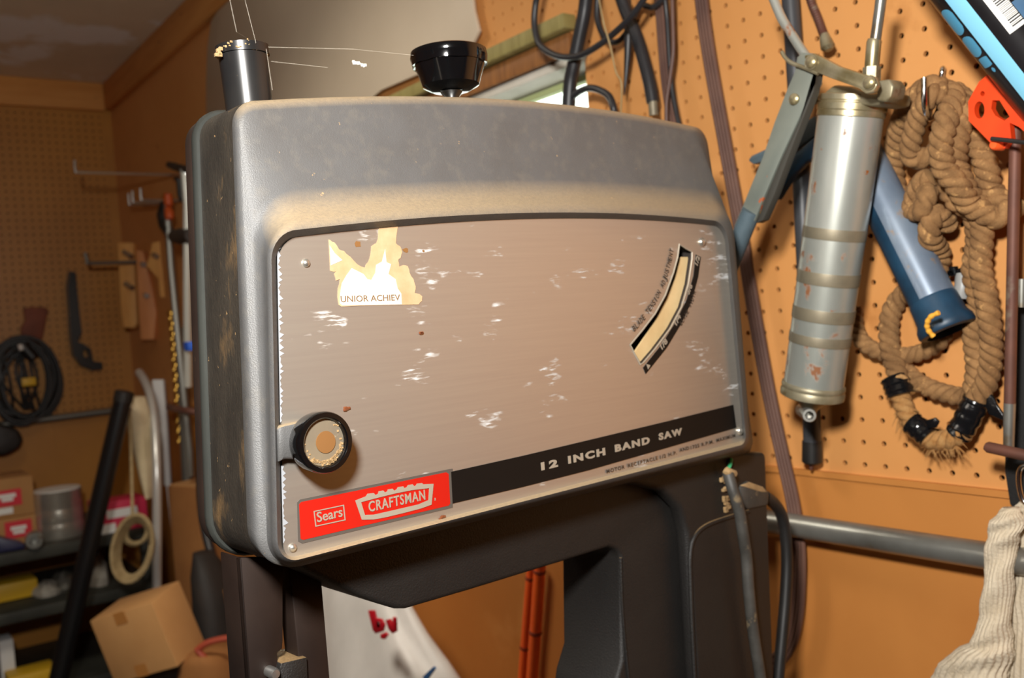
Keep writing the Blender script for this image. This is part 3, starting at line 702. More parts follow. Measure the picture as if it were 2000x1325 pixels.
wtube('cable', [(1104, 215), (1112, 196), (1130, 180), (1152, 172), (1175, 178), (1192, 192), (1200, 225), (1204, 300, .02), (1206, 330, .0)], .055, 7, 'hose_black', 'short black cable arching just above the top edge of the band saw', 'cable')
wtube('cable', [(1288, -110, 0), (1296, -30), (1303, 40), (1307, 110), (1312, 170), (1320, 215), (1330, 260), (1334, 300, .005)], .035, 5, 'hose_black', 'straight black cable hanging beside the thin brown cord', 'cable')
b = MB(); q = [WR(1225, 0, .035), WR(1228, 60, .035), WR(1226, 110, .035), WR(1219, 186, .035)]; b.tube(q, [pxm(k, q[0]) for k in (8, 9, 7, 1.5)], 10)
tag(b.build('spike', 'hose_black'), 'black tapered spike hanging between the hoses above the band saw', 'tool')
wtube('string', [(1160, -60, 0), (1165, -30, .07), (1178, 40), (1192, 90), (1203, 140), (1214, 165), (1212, 230)], .085, 1.7, 'cord_tan', 'frayed tan string hanging above the band saw', 'string')
def flatcord(name, pts, off, half, label, cat, beads=3, rb=6.5):
    pth = wpath(pts, off, 10); b = MB(); k = len(pth)
    for j in range(beads):
        qs = []
        for i in range(k):
            t = (pth[min(i + 1, k - 1)] - pth[max(i - 1, 0)]).normalized(); side = t.cross(XU).normalized()
            qs.append(pth[i] + side * pxm(half * (2 * j / max(beads - 1, 1) - 1), pth[i]))
        b.tube(qs, [pxm(rb, q) for q in qs], 8)
    return tag(b.build(name, 'cord_brown'), label, cat)
flatcord('flat_cord', [(1366, -40), (1376, 50), (1392, 150), (1412, 260), (1432, 370), (1450, 470), (1468, 580), (1487, 690), (1506, 790), (1528, 890), (1548, 980), (1559, 1060), (1560, 1140), (1554, 1210), (1540, 1262), (1510, 1300), (1480, 1330)], .022, 11, 'long flat brown cord hanging down the pegboard beside the band saw', 'cord', 4, 5)
flatcord('flat_cord', [(1284, -40), (1290, 40), (1296, 120), (1304, 190), (1316, 260)], .022, 7, 'wide flat brown cord ending behind the top right corner of the band saw', 'cord', 3, 4)
wtube('electrical_cord', [(1312, -40), (1314, 40), (1315, 100), (1309, 150), (1302, 200), (1302, 250)], .040, 4.2, 'cord_brown', 'single thin brown cord hanging above the right end of the band saw', 'cord')

# ------------------------------------------------------------------ grease gun
WR_wall = WR
def WR(px, py, off=0.0): return WR_wall(px, py, off + .035)
gg = thing('grease_gun', 'silver grease gun with long grey lever and rusty barrel on the pegboard', 'grease gun', WR(1625, 480, .05))
g0 = WR(1662, 222, .062); g1 = WR(1589, 752, .062); ga = g1 - g0; gL = ga.length
rg = pxm(62, g0)
b = MB(); b.lathe(g0, ga, [(0, rg), (gL, rg * .97)], 48); bar = lab(b.build('barrel', 'gun_steel', gg), 'rust spotted steel barrel')
for f0, f1 in ((.405, .445), (.565, .61), (.70, .745), (.80, .835)):
    b = MB(); b.lathe(g0 + ga * f0, ga, [(0, rg), (.0002, rg * 1.0015), (gL * (f1 - f0), rg * 1.0015), (gL * (f1 - f0) + .0002, rg)], 48); lab(b.build('residue_band', 'gun_band', bar), 'dull band of tape residue')
b = MB(); b.lathe(g0 - ga.normalized() * .018, ga, [(0, rg * .9), (.001, rg * 1.05), (.006, rg * 1.06), (.007, rg * 1.02), (.008, rg * 1.02), (.009, rg * 1.06), (.015, rg * 1.06), (.016, rg * 1.03), (.021, rg * 1.04), (.022, rg * .99)], 48); b.build('collar', 'gun_collar', gg)
b = MB(); b.lathe(g1 - ga.normalized() * .002, ga, [(0, rg), (.001, rg * 1.03), (.004, rg * 1.04), (.006, rg * 1.01), (.009, rg * 1.05), (.014, rg * 1.04), (.016, rg * .9), (.018, rg * .55), (.030, rg * .22), (.034, .001)], 48); b.build('end_cap', 'gun_cast', gg)
def wprism(pts, off, th, name, mat, parent, bevel=.001):
    b = MB(); b.prism([WR(x, y, off) for x, y in pts], V((th, 0, 0))); return b.build(name, mat, parent, bevel=bevel)
wprism([(1600, 205), (1608, 180), (1626, 165), (1660, 168), (1700, 182), (1730, 178), (1728, 204), (1700, 208), (1640, 200)], .085, .045, 'head', 'gun_cast', gg, .004)
wprism([(1712, 158), (1736, 154), (1745, 168), (1740, 190), (1728, 200), (1712, 196)], .10, .022, 'hex_block', 'gun_cast', gg, .002)
wprism([(1572, 185), (1612, 180), (1615, 198), (1572, 202)], .08, .02, 'pivot_lug', 'gun_cast', gg, .003)
lv = wprism([(1556, 112), (1566, 103), (1588, 104), (1600, 116), (1598, 132), (1590, 160), (1560, 232), (1524, 310), (1494, 380), (1474, 430), (1440, 470), (1434, 440), (1452, 398), (1490, 305), (1512, 240), (1538, 172), (1552, 140)], .115, .005, 'lever', 'lever_grey', gg)
wprism([(1596, 132), (1592, 162), (1562, 234), (1526, 312), (1497, 382), (1478, 436), (1490, 430), (1512, 380), (1538, 310), (1568, 232), (1588, 180)], .119, .010, 'lever_flange', 'lever_shade', lv)
pth = spline([WR(x, y, .112) for x, y in ((1468, 412), (1452, 450), (1436, 490), (1420, 530), (1400, 580))], 4); b = MB(); b.tube(pth, [pxm(19, q) for q in pth], 14); b.build('grip', 'grip_blue', lv)
wprism([(1570, 108), (1590, 104), (1606, 112), (1640, 130), (1690, 146), (1708, 150), (1713, 166), (1706, 180), (1690, 183), (1676, 172), (1620, 152), (1590, 140), (1574, 128)], .122, .007, 'link_bar', 'gun_collar', gg, .0015)
for x, y in ((1585, 122), (1698, 162), (1552, 194)):
    q = WR(x, y, .1225 if y < 190 else .1155); b = MB(); b.lathe(q, V((-1, 0, 0)), [(0, .0056), (.002, .0056), (.0035, .004), (.004, .0003)], 16); b.build('pivot_pin', 'gun_collar', gg)
for x, y in ((1585, 122), (1698, 162)):
    q = WR(x, y, .122); b = MB(); b.lathe(q, V((-1, 0, 0)), [(0, pxm(15, q)), (.0014, pxm(14.5, q)), (.0016, .003)], 24); b.build('washer', 'gun_cast', gg)
pth = spline([WR(x, y, .11) for x, y in ((1576, 112), (1562, 92), (1543, 62), (1524, 30), (1500, -30))], 4); b = MB(); b.tube(pth, [pxm(9, q) for q in pth], 12); b.build('handle_rod', 'gun_steel', gg)
pth = spline([WR(x, y, .120) for x, y in ((1527, 101), (1533, 112), (1546, 123), (1570, 132), (1598, 144))], 4); b = MB(); b.tube(pth, [pxm(4, q) for q in pth], 8); b.build('spring_wire', 'gun_cast', gg)
def lat(name, pts, rs, off, mat, parent, n=20):
    b = MB(); qs = [WR(x, y, off) for x, y in pts]; b.tube(qs, [pxm(r, qs[0]) for r in rs], n); return b.build(name, mat, parent)
lat('outlet_tube', [(1724, -30), (1718, 20), (1709, 84)], [10.5, 10.5, 10.5], .10, 'conduit', gg)
lat('coupling', [(1708, 76), (1707, 82), (1703, 130), (1703, 134)], [12, 14, 14, 13], .10, 'gun_collar', gg)
lat('hex_nut', [(1703, 131), (1702, 158)], [17, 17], .10, 'gun_cast', gg, 6)
lat('stem', [(1586, 786), (1584, 812)], [12, 9], .05, 'gun_cast', gg)
q0 = WR(1566, 801, .028); q1 = WR(1581, 812, .088); b = MB(); d = (q1 - q0)
rr = pxm(13.5, q1); b.lathe(q0, d, [(0, rr), (d.length - .001, rr), (d.length, rr * .92), (d.length, rr * .62), (d.length - .02, rr * .6), (d.length - .02, .0003)], 28); b.build('plunger_handle', 'conduit', gg)

WR = WR_wall
q = [WR(x, y, .022) for x, y in ((1541, -40), (1548, 60), (1560, 250), (1572, 500), (1583, 740), (1587, 900))]
b = MB(); b.tube(q[:5] + [q[5]], [pxm(17, k) for k in q], 18); dp = tag(b.build('handle_pole', 'pole_dark'), 'long dark grey pole hanging behind the silver grease gun', 'pole')
b = MB(); b.tube([WR(1586, 862, .022), WR(1586, 902, .022), WR(1586, 906, .022)], [pxm(19, q[5]), pxm(19.5, q[5]), pxm(15, q[5])], 16); b.build('rubber_tip', 'cord_black', dp)
b = MB(); b.tube([WR(1585, 905, .022), WR(1584, 918, .022)], [pxm(6, q[5]), pxm(3, q[5])], 8); b.build('rusty_point', 'rust_rod', dp)

fh = thing('flexible_hose', 'short ribbed steel flexible hose with knurled tip right of the grease gun lever rod', 'hose', WR(1605, 50, .03))
pth = wpath([(1555, -120, .004), (1575, -40), (1583, 0), (1596, 32), (1606, 60), (1611, 72)], .03, 14)
b = MB(); b.tube(pth, [pxm(7.5 + 1.3 * (i % 2), k) for i, k in enumerate(pth)], 12); b.build('coil_tube', 'rust_rod', fh)
lat('knurled_tip', [(1610, 66), (1612, 76), (1617, 92), (1619, 98)], [8, 11, 14, 8], .03, 'gun_cast', fh, 14)

# ------------------------------------------------------------------ blue caulking gun
cg2 = thing('caulking_gun', 'worn blue caulking gun with yellow smear hanging behind the grease gun', 'caulking gun', WR(1780, 500, .03))
c0 = WR(1655, 250, .040); c1 = WR(1824, 590, .042); ca = c1 - c0; cL = ca.length; rc = pxm(44, c1)
b = MB(); b.lathe(c0, ca, [(0, rc * .2), (.001, rc), (cL, rc)], 40); b.build('barrel', 'blue_worn', cg2)
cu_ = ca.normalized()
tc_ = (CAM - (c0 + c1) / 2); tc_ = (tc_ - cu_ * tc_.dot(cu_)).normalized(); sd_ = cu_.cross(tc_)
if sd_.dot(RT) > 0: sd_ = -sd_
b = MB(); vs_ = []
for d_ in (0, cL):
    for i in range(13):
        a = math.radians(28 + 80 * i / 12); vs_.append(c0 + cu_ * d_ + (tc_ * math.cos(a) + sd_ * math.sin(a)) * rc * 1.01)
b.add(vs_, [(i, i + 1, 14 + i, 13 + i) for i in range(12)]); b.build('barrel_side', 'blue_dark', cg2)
b = MB(); b.lathe(c1 - cu_ * .004, ca, [(0, rc), (.003, rc * 1.05), (.022, rc * 1.10), (.028, rc * 1.24), (.034, rc * 1.26), (.036, rc * 1.2), (.037, rc * .95), (.030, rc * .9), (.030, .001)], 40); b.build('end_ring', 'blue_dark', cg2)
pth = spline([WR(x, y, o_) for x, y, o_ in ((1834, 611, .094), (1818, 619, .094), (1811, 632, .092), (1813, 645, .089), (1823, 657, .085))], 5); b = MB(); b.tube(pth, [pxm(5 + .8 * math.sin(i * 1.7), k) for i, k in enumerate(pth)], 10); b.build('caulk_smear', 'yellow_smear', cg2)
wprism([(1592, 224), (1596, 262), (1560, 288), (1520, 306), (1470, 322), (1459, 314), (1466, 304), (1500, 288), (1540, 264), (1570, 238)], .055, .013, 'handle', 'grip_blue', cg2, .003)
wprism([(1596, 262), (1600, 300), (1572, 318), (1545, 346), (1528, 372), (1516, 392), (1510, 388), (1514, 366), (1530, 336), (1552, 300)], .055, .011, 'trigger', 'blue_dark', cg2, .003)

# ------------------------------------------------------------------ rope on its hook
tri = lambda a: .82 + .22 * abs(math.cos(1.5 * a)) ** .8
def ropetube(mb, pts, r, n=26):
    pth = wpath(pts, .03, n); mb.tube(pth, r, 18, prof=tri, twist=-215.0)
RR = .0106
rp = thing('rope', 'coiled brown hemp rope with black tape, hanging from a hook on the pegboard', 'rope', WR(1840, 180, .03))
b = MB()
ropetube(b, [(1846, 178, .035), (1822, 168, .055), (1795, 182, .055), (1770, 215, .05), (1752, 262, .035), (1745, 320, .02), (1752, 372, .012), (1772, 420, .012), (1792, 470, .012), (1800, 520, .012), (1790, 560, .012), (1758, 582, .012), (1738, 622, .016), (1738, 680, .024), (1752, 728, .028), (1762, 770, .03)], RR)
ropetube(b, [(1842, 180, .055), (1815, 190, .07), (1795, 225, .065), (1782, 268, .06), (1778, 300, .055), (1792, 312, .05), (1818, 302, .045), (1838, 292, .03)], RR * .95)
ropetube(b, [(1838, 176, .03), (1862, 190, .05), (1848, 235, .07), (1838, 285, .07), (1845, 330, .065), (1872, 365, .06), (1892, 398, .05), (1915, 412, .045), (1945, 425, .04), (1975, 408, .035), (1990, 395, .03)], RR * 1.05)
ropetube(b, [(1850, 190, .02), (1880, 210, .045), (1872, 262, .055), (1868, 320, .05), (1888, 370, .045), (1912, 405, .035), (1918, 455, .035), (1915, 520, .035), (1926, 580, .035), (1934, 640, .035), (1936, 700, .03), (1926, 750, .03), (1908, 780, .03), (1892, 806, .03)], RR)
ropetube(b, [(1862, 180, .015), (1898, 215, .025), (1906, 270, .035), (1925, 320, .035), (1935, 370, .03), (1960, 400, .03), (1975, 420, .02)], RR * 1.05)
ropetube(b, [(1836, 315, .03), (1842, 350, .035), (1868, 392, .04), (1900, 415, .03), (1908, 470, .022), (1900, 530, .022), (1912, 590, .022), (1902, 650, .022), (1908, 720, .022), (1900, 770, .022)], RR)
ropetube(b, [(1790, 400, .04), (1812, 375, .055), (1800, 410, .06), (1780, 408, .045), (1796, 360, .05), (1818, 345, .05)], RR * .9)
ropetube(b, [(1852, 440, .03), (1826, 420, .05), (1815, 460, .05), (1836, 495, .02), (1832, 540, .012), (1840, 590, .012)], RR)
ropetube(b, [(1668, 600, .018), (1674, 650, .018), (1700, 680, .018), (1745, 694, .016), (1790, 692, .016), (1830, 672, .016), (1850, 640, .016)], RR * .85)
ropetube(b, [(1762, 716, .016), (1790, 745, .016), (1830, 764, .016), (1880, 776, .018), (1905, 768, .02)], RR * .92)
strands = b.build('strands', 'rope', rp, smooth=60)
b = MB()
for pts in ([(1757, 772, .030), (1768, 800, .032), (1785, 830, .034), (1800, 842, .034)], [(1806, 856, .034), (1832, 862, .034), (1862, 856, .034), (1884, 842, .034)]):
    ropetube(b, pts, RR * .95)
for (ax_, ay_, n_, sp_) in ((1770, 808, 60, 16), (1845, 862, 90, 28)):
    for k in range(n_):
        q = WR(ax_ + random.uniform(-sp_, sp_), ay_ + random.uniform(-8, 12), .036); dd = V((random.uniform(-.004, 0.002), random.uniform(-.012, .012), random.uniform(-.014, .002)))
        b.tube([q, q + dd * .6, q + dd + V((0, 0, -.002))], [.0005, .0004, .0002], 5)
b.build('frayed_ends', 'rope_fray', rp, smooth=60)
for pts, k in (([(1746, 738, .028), (1754, 756, .029), (1760, 774, .03)], 1.35), ([(1780, 826, .034), (1800, 842, .034), (1816, 856, .034)], 1.15), ([(1908, 780, .03), (1896, 806, .031), (1880, 836, .032), (1872, 848, .032)], 1.2)):
    pth = wpath(pts, .03, 5); b = MB(); b.tube(pth, [RR * k * (1 + .06 * math.sin(i * 2.1)) for i in range(len(pth))], 14); lab(b.build('tape_wrap', 'tape_black', rp, smooth=35), 'shiny black tape wrap')
wprism([(1806, 822), (1826, 816), (1834, 824), (1828, 836), (1812, 838)], .045, .003, 'tape_tail', 'tape_black', rp)
wprism([(1928, 765), (1938, 775), (1945, 790), (1960, 812), (1958, 822), (1930, 810), (1924, 795)], .035, .004, 'tape_tail', 'tape_black', rp)
pth = wpath([(1881, 535, .018), (1880, 560, .02), (1876, 580, .02)], .02, 4); b = MB(); b.tube(pth, [pxm(14 + 3 * i / len(pth), pth[0]) for i in range(len(pth))], 14)
dtp = lab(b.build('duct_tape_wrap', 'duct_grey', rp), 'grey tape wrap around a rope end')
b = MB()
for k in range(22):
    q = WR(1881 + random.uniform(-22, 22), 530 + random.uniform(-4, 5), .02); b.box(q, YU * .003, XU * .004, ZUP * random.uniform(.002, .004))
b.build('torn_edge', 'tape_black', rp, bevel=.0006)
def hook(y_px, z_px, length, rpx=4.5, up=.02, tilt=0.0):
    q = WR(y_px, z_px, 0); r = pxm(rpx, q); pth = spline([q + V((.002, 0, .006)), q + V((-.006, 0, .004)), q + V((-.014, 0, -.006)), q + V((-length * .6, 0, -.008)), q + V((-length, tilt, -.004)), q + V((-length - .004, tilt, up))], 6)
    return pth, r
hk = thing('peg_hook', 'bright steel hook in the pegboard holding the brown rope', 'hook', WR(1838, 150, .0))
pth = spline([WR(1842, 134, -.002), WR(1841, 136, .010), WR(1836, 165, .012), WR(1828, 215, .03), WR(1815, 232, .07), WR(1806, 205, .095), WR(1805, 152, .098)], 8)
b = MB(); b.tube(pth, .0028, 12); b.build('wire', 'chrome', hk)

# ------------------------------------------------------------------ can, orange bracket, rods, strap, conduit, gloves
A0 = DP(1838, -115, .80); A1 = DP(2096, 214, .80); aa = (A1 - A0); aL = aa.length; an = aa.normalized(); ra = pxm(78, A0)
toC = (CAM - (A0 + A1) / 2); toC = (toC - an * toC.dot(an)).normalized(); side = an.cross(toC).normalized()
if side.dot(RT) > 0: side = -side                       # side points to the lower left of the picture
can = thing('spray_can', 'black spray can with light blue stripe and white barcode lying across the corner', 'can', (A0 + A1) / 2)
b = MB(); b.lathe(A0 + an * aL * .14, an, [(0, ra * .9), (.002, ra), (aL * .92, ra), (aL * .93, ra * .9), (aL * .93, .001)], 64); b.build('can_body', 'can_black', can)
b = MB(); b.lathe(A0 - an * .02, an, [(0, ra * .5), (.004, ra * .8), (aL * .14 + .018, ra * .93), (aL * .14 + .02, ra * 1.015), (aL * .14 + .026, ra * 1.015)], 48); b.build('can_shoulder', 'blue_dark', can)
def cpatch(mb, d0, d1, a0, a1, k=1.006, n=12, rnd=0):
    lo_ = []; hi_ = []
    for i in range(n + 1):
        a = math.radians(a0 + (a1 - a0) * i / n); sh_ = 0
        if rnd: t = abs(2 * i / n - 1); sh_ = rnd * (1 - math.sqrt(max(0, 1 - t * t)))
        dr = (toC * math.cos(a) + side * math.sin(a)) * ra
        lo_.append(A0 + an * (d0 + sh_) + dr * k); hi_.append(A0 + an * (d1 - sh_) + dr * k)
    loop = lo_ + hi_[::-1]
    mb.add(lo_ + hi_, [(i, i + 1, n + 2 + i, n + 1 + i) for i in range(n)])
b = MB(); cpatch(b, aL * .22, aL * 1.05, 20, 44); b.build('stripe', 'stripe_blue', can)
b = MB(); cpatch(b, aL * .26, aL * .405, 48, 76, rnd=.006); cpatch(b, aL * .42, aL * .535, 48, 76, rnd=.005); cpatch(b, aL * .545, aL * .60, 48, 70, rnd=.001); cpatch(b, aL * .61, aL * .635, 50, 57, rnd=.003); b.build('can_lettering', 'letter_blue', can)
b = MB(); cpatch(b, aL * .30, aL * .53, -20, 4); b.build('barcode_label', 'white_label', can)
b = MB(); x = .315
while x < .515:
    w = random.choice((.0025, .0045, .007)); cpatch(b, aL * x, aL * (x + w), -20, -4, 1.009, 4); x += w + random.choice((.004, .006))
b.build('barcode_bars', 'ink_black', can)
b = MB(); cpatch(b, aL * .42, aL * .85, -62, -21, 1.005); b.build('picture_panel', 'can_blue', can)
b = MB(); cpatch(b, aL * .96, aL * 1.04, 42, 66, 1.010, rnd=.012); b.build('round_mark', 'white_label', can)
b = MB(); cpatch(b, aL * .985, aL * 1.015, 49, 59, 1.014, rnd=.004); b.build('mark_centre', 'ink_black', can)

ob_ = thing('orange_bracket', 'bright orange plastic bracket with oval holes below the black spray can', 'bracket', WR(1940, 220, .07))
def ell(cx, cy, rx, ry, off, n=18): return [WR(cx + rx * math.cos(2 * PI * i / n), cy + ry * math.sin(2 * PI * i / n), off) for i in range(n)]
outl = [(1912, 160), (1935, 140), (1975, 150), (2050, 260), (2050, 300), (1990, 248), (1972, 240), (1975, 270), (1962, 290), (1942, 287), (1912, 256), (1892, 236), (1891, 198)]
pl = holed([WR(x, y, .075) for x, y in outl], [ell(1913, 215, 10, 17, .075), ell(1919, 183, 4.5, 5, .075, 10), [WR(x, y, .075) for x, y in ((1938, 196), (1952, 196), (1972, 228), (1962, 236), (1944, 226), (1936, 212))]], V((.008, 0, 0)), 'plate', 'orange_plastic', ob_)
q = WR(1946, 284, .08); b = MB(); b.lathe(q, V((-1, 0, 0)), [(-.01, .0045), (.004, .0045), (.006, .003), (.0062, .0003)], 14); b.build('pin', 'orange_tip', ob_)
pth = [WR(1936, 271, .09), WR(1965, 274, .09), WR(2030, 282, .09)]; b = MB(); b.tube(pth, .002, 8); b.build('wire', 'dark_iron', ob_)

rod = thing('steel_rod', 'rusty upright steel rod with short crossbar at its foot by the right edge', 'rod', WR(1975, 870, .05))
lat('rod', [(1984, 235), (1980, 400), (1976, 600), (1972, 790)], [11, 11, 11, 11], .06, 'rust_rod', rod)
lat('bare_end', [(1972, 788), (1970, 874)], [11, 10], .06, 'conduit', rod)
lat('crossbar', [(1925, 872), (1930, 874), (2040, 898)], [8, 11, 11], .075, 'rust_rod', rod)

sp = thing('strap', 'black woven strap hanging behind the rusty rod with a metal buckle', 'strap', WR(1990, 800, .02))
wprism([(1968, 560), (2040, 560), (2046, 900), (2040, 1010), (1985, 1000), (1972, 985), (1962, 920), (1964, 800), (1966, 650)], .018, .004, 'webbing', 'strap_black', sp)
pth = [WR(x, y, .03) for x, y in ((2030, 905), (1998, 912), (1990, 930), (1994, 965), (2006, 985), (2040, 990))]; b = MB(); b.tube(spline(pth, 5), .0025, 10); b.build('buckle', 'chrome', sp)
b = MB(); b.tube([WR(1996, 545, .04), WR(1995, 600, .04)], .005, 12); tag(b.build('steel_clip', 'conduit'), 'small bright steel clip cut off by the right edge', 'clip')

q0 = WR(1380, 1000, .035); q1 = WR(2100, 1113, .035)
cdt = thing('conduit_pipe', 'horizontal steel conduit pipe on the wall below the pegboard', 'pipe', (q0 + q1) / 2)
b = MB(); b.tube([q0 + (q0 - q1) * .0, q1], .0135, 24); b.build('pipe', 'conduit', cdt)
b = MB(); b.box(q0 + V((.017, 0, 0)), XU * .016, YU * .012, ZUP * .02); b.build('pipe_clip', 'conduit', cdt, bevel=.002)

# knitted gloves hanging cuff up
def glove(rows, off, name, ribs=11):
    """rows: (px centre, py, half width px, half thickness m)"""
    rr_ = []
    for i in range(len(rows) - 1):
        for k in range(7):
            t = k / 7; rr_.append([rows[i][j] + (rows[i + 1][j] - rows[i][j]) * t for j in range(4)])
    rr_.append(list(rows[-1])); loops = []; n = 120
    for i, (x, y, hw, th) in enumerate(rr_):
        y0 = y; lp = []
        wob = .7 * math.sin(i * .8) 
        for j in range(n):
            a = 2 * PI * j / n
            rib = 1 + .045 * math.cos(ribs * 2 * a) + .012 * math.sin(i * 2.4)
            px_ = x + wob + hw * math.cos(a) * rib
            q = WR(px_, y0 + .14 * hw * math.cos(a), off)
            lp.append(q + V((-th * math.sin(a) * rib + .0022 * math.sin(i * .42 + 1.2 * math.cos(a) * 2), 0, 0)))
        loops.append(lp)
    b = MB(); b.loft(loops, True, True); return b
gA = [(1975, 992, 14, .006), (1974, 1003, 22, .010), (1970, 1020, 32, .013), (1962, 1040, 30, .013), (1957, 1062, 28, .012), (1953, 1100, 27, .013), (1950, 1150, 26, .014), (1945, 1200, 27, .015), (1940, 1235, 32, .018), (1938, 1258, 36, .020), (1925, 1272, 52, .024), (1905, 1300, 62, .026), (1890, 1340, 72, .028), (1885, 1420, 80, .028), (1890, 1500, 60, .02), (1895, 1540, 30, .012)]
gB = [(2035, 985, 40, .008), (2032, 1000, 52, .012), (2028, 1040, 46, .014), (2024, 1100, 42, .014), (2018, 1160, 40, .015), (2022, 1220, 46, .017), (2026, 1290, 54, .02), (2030, 1400, 64, .022), (2030, 1500, 40, .015)]
g = glove(gB, .022, 'glove').build('work_glove', 'glove_knit', smooth=80); tag(g, 'cream knitted work glove cut off by the right edge, behind the other glove', 'glove', 'knitted gloves on the wall')
g = glove(gA, .052, 'glove').build('work_glove', 'glove_knit', smooth=80); tag(g, 'cream knitted work glove hanging cuff up over the end of the conduit pipe', 'glove', 'knitted gloves on the wall')

# ------------------------------------------------------------------ seen under the saw: bag and canes
bag = thing('plastic_bag', 'white plastic shopping bag with red print seen under the band saw arm', 'bag', WR(740, 1250, .10))
rows = [(690, 1095, 40), (700, 1130, 62), (710, 1180, 80), (722, 1240, 98), (738, 1300, 120), (752, 1360, 140), (760, 1480, 160), (765, 1600, 150)]
loops = []
for i, (x, y, hw) in enumerate(rows):
    lp = []
    for j in range(48):
        a = 2 * PI * j / 48; fold = 1 + .05 * math.cos(7 * a + i * .35)
        lp.append(WR(x + hw * math.cos(a) * fold, y, .14) + V((-.07 * math.sin(a) * fold * (hw / 120), 0, 0)))
    loops.append(lp)
b = MB(); b.loft(loops, True, True); b.build('bag_body', 'bag_white', bag, smooth=70)
bz = lambda x, y: WR(380 + x / 2.431, 780 + y / 2.431, .222)
b = MB()
b.prism([bz(*q) for q in ((822, 1005), (850, 1005), (858, 1040), (885, 1045), (900, 1075), (890, 1105), (858, 1115), (845, 1100))], V((.004, 0, 0)))
b.prism([bz(*q) for q in ((905, 1050), (925, 1045), (935, 1075), (940, 1035), (952, 1040), (955, 1105), (938, 1115), (920, 1095))], V((.004, 0, 0)))
b.prism([bz(*q) for q in ((880, 1118), (905, 1108), (915, 1122), (900, 1142), (882, 1138))], V((.004, 0, 0)))
b.build('red_print', 'bag_red', bag, bevel=.001)
b = MB(); b.prism([bz(*q) for q in ((864, 1055), (878, 1060), (880, 1082), (866, 1088))], V((.0045, 0, 0)) - V((.002, 0, 0))); b.build('print_counter', 'bag_white', bag, smooth=0)
b = MB(); b.prism([bz(*q) for q in ((1080, 1322), (1132, 1272), (1138, 1282), (1100, 1335))], V((.004, 0, 0))); b.build('blue_print', 'bag_blue', bag, smooth=0)
for pts, lb, k in (([(1039, 1090), (1030, 1200), (1020, 1330), (1010, 1460)], 'orange red cane leaning on the wall, the left one behind', 9), ([(1056, 1080), (1050, 1180), (1042, 1290), (1030, 1460)], 'orange red cane leaning on the wall, the right thicker one', 12)):
    qs = [WR(x, y, .03 if k == 9 else .055) for x, y in pts]; qs.append(qs[-1] + (qs[-1] - qs[0]).normalized() * ((qs[-1].z - .02) / max(.3, (qs[0] - qs[-1]).normalized().z)))
    qs[-1].x = min(qs[-1].x, XR - .03)
    cn = thing('garden_cane', lb, 'cane', qs[-1], 'orange red canes by the wall')
    b = MB(); b.tube(qs, [pxm(k, q) for q in qs[:4]] + [pxm(k, qs[3])], 14); b.build('stick', 'red_cane', cn)
    for t in (.12, .5, .8):
        j = t * 3; i = int(j); q = qs[i].lerp(qs[i + 1], j - i); dd = (qs[i + 1] - qs[i]).normalized()
        b = MB(); b.lathe(q - dd * .003, dd, [(0, pxm(k, q) * .98), (.002, pxm(k, q) * 1.12), (.004, pxm(k, q) * 1.12), (.006, pxm(k, q) * .98)], 14); b.build('node', 'cane_node', cn)

# ------------------------------------------------------------------ the far left corner
# hooks sticking out of the right wall near the corner
HG = 'bare peg hooks near the corner'
for i, (x, y, l, lb) in enumerate(((352, 342, .30, 'longest bare steel hook high up near the corner, left of the band saw'), (362, 392, .13, 'steel hook above the bar clamps, nearest to the band saw'), (330, 396, .11, 'steel hook with upturned tip, in the middle of three above the wooden clamps'), (308, 400, .09, 'steel hook deepest in the corner above the wooden clamps'))):
    q = WR(x, y, .0); pth = spline([q, q + V((-l * .5, 0, .0)), q + V((-l * .95, 0, .0)), q + V((-l, 0, .006)), q + V((-l, 0, .035))], 5)
    b = MB(); b.tube(pth, .004, 8); tag(b.build('peg_hook', 'zinc'), lb, 'hook', HG)
q = DP(262, 512, 3.25); l = .14; lf = V((-1, 0, 0))
b = MB(); b.tube(spline([V((XR, q.y, q.z)), q, q + lf * l, q + lf * (l + .01) + ZUP * .008, q + lf * (l + .015) + ZUP * .035], 5), .006, 8); tag(b.build('peg_hook', 'grey_bar'), 'thick grey hook holding the wooden clamps in the corner', 'hook', HG)
# wooden hand-screw clamps
def handscrew(name, pts, d, mat, label, screws):
    t = thing(name, label, 'clamp', DP(pts[0][0], pts[0][1], d), 'wooden clamps in the corner')
    b = MB(); b.prism([DP(x, y, d) for x, y in pts], FW * .045); b.build('jaw', mat, t, bevel=.004)
    for x, y, dx, dy in screws:
        q = DP(x, y, d - .01); e = DP(x + dx, y + dy, d - .025); b = MB(); b.tube([q, e], .009, 10); b.build('screw', 'zinc', t)
handscrew('hand_screw', [(229, 474), (260, 474), (267, 630), (262, 641), (240, 640), (236, 610)], 3.30, 'wood_clamp', 'pale yellow wooden clamp jaw at left with two slanting bright screws', ((242, 492, 15, 10), (245, 554, 14, 9)))
handscrew('hand_screw', [(265, 488), (278, 490), (296, 560), (305, 610), (300, 664), (274, 664), (270, 600)], 3.22, 'wood_clamp_red', 'reddish brown wooden clamp jaw, lowest of the group, with two round screw ends', ((278, 516, 3, 1), (284, 577, 3, 1)))
handscrew('hand_screw', [(296, 474), (318, 470), (328, 488), (326, 520), (334, 545), (332, 582), (312, 582), (308, 545), (284, 518), (292, 500)], 3.14, 'wood_clamp', 'short pale wooden clamp jaws at right, next to the bar clamps', ((300, 498, 6, 3),))
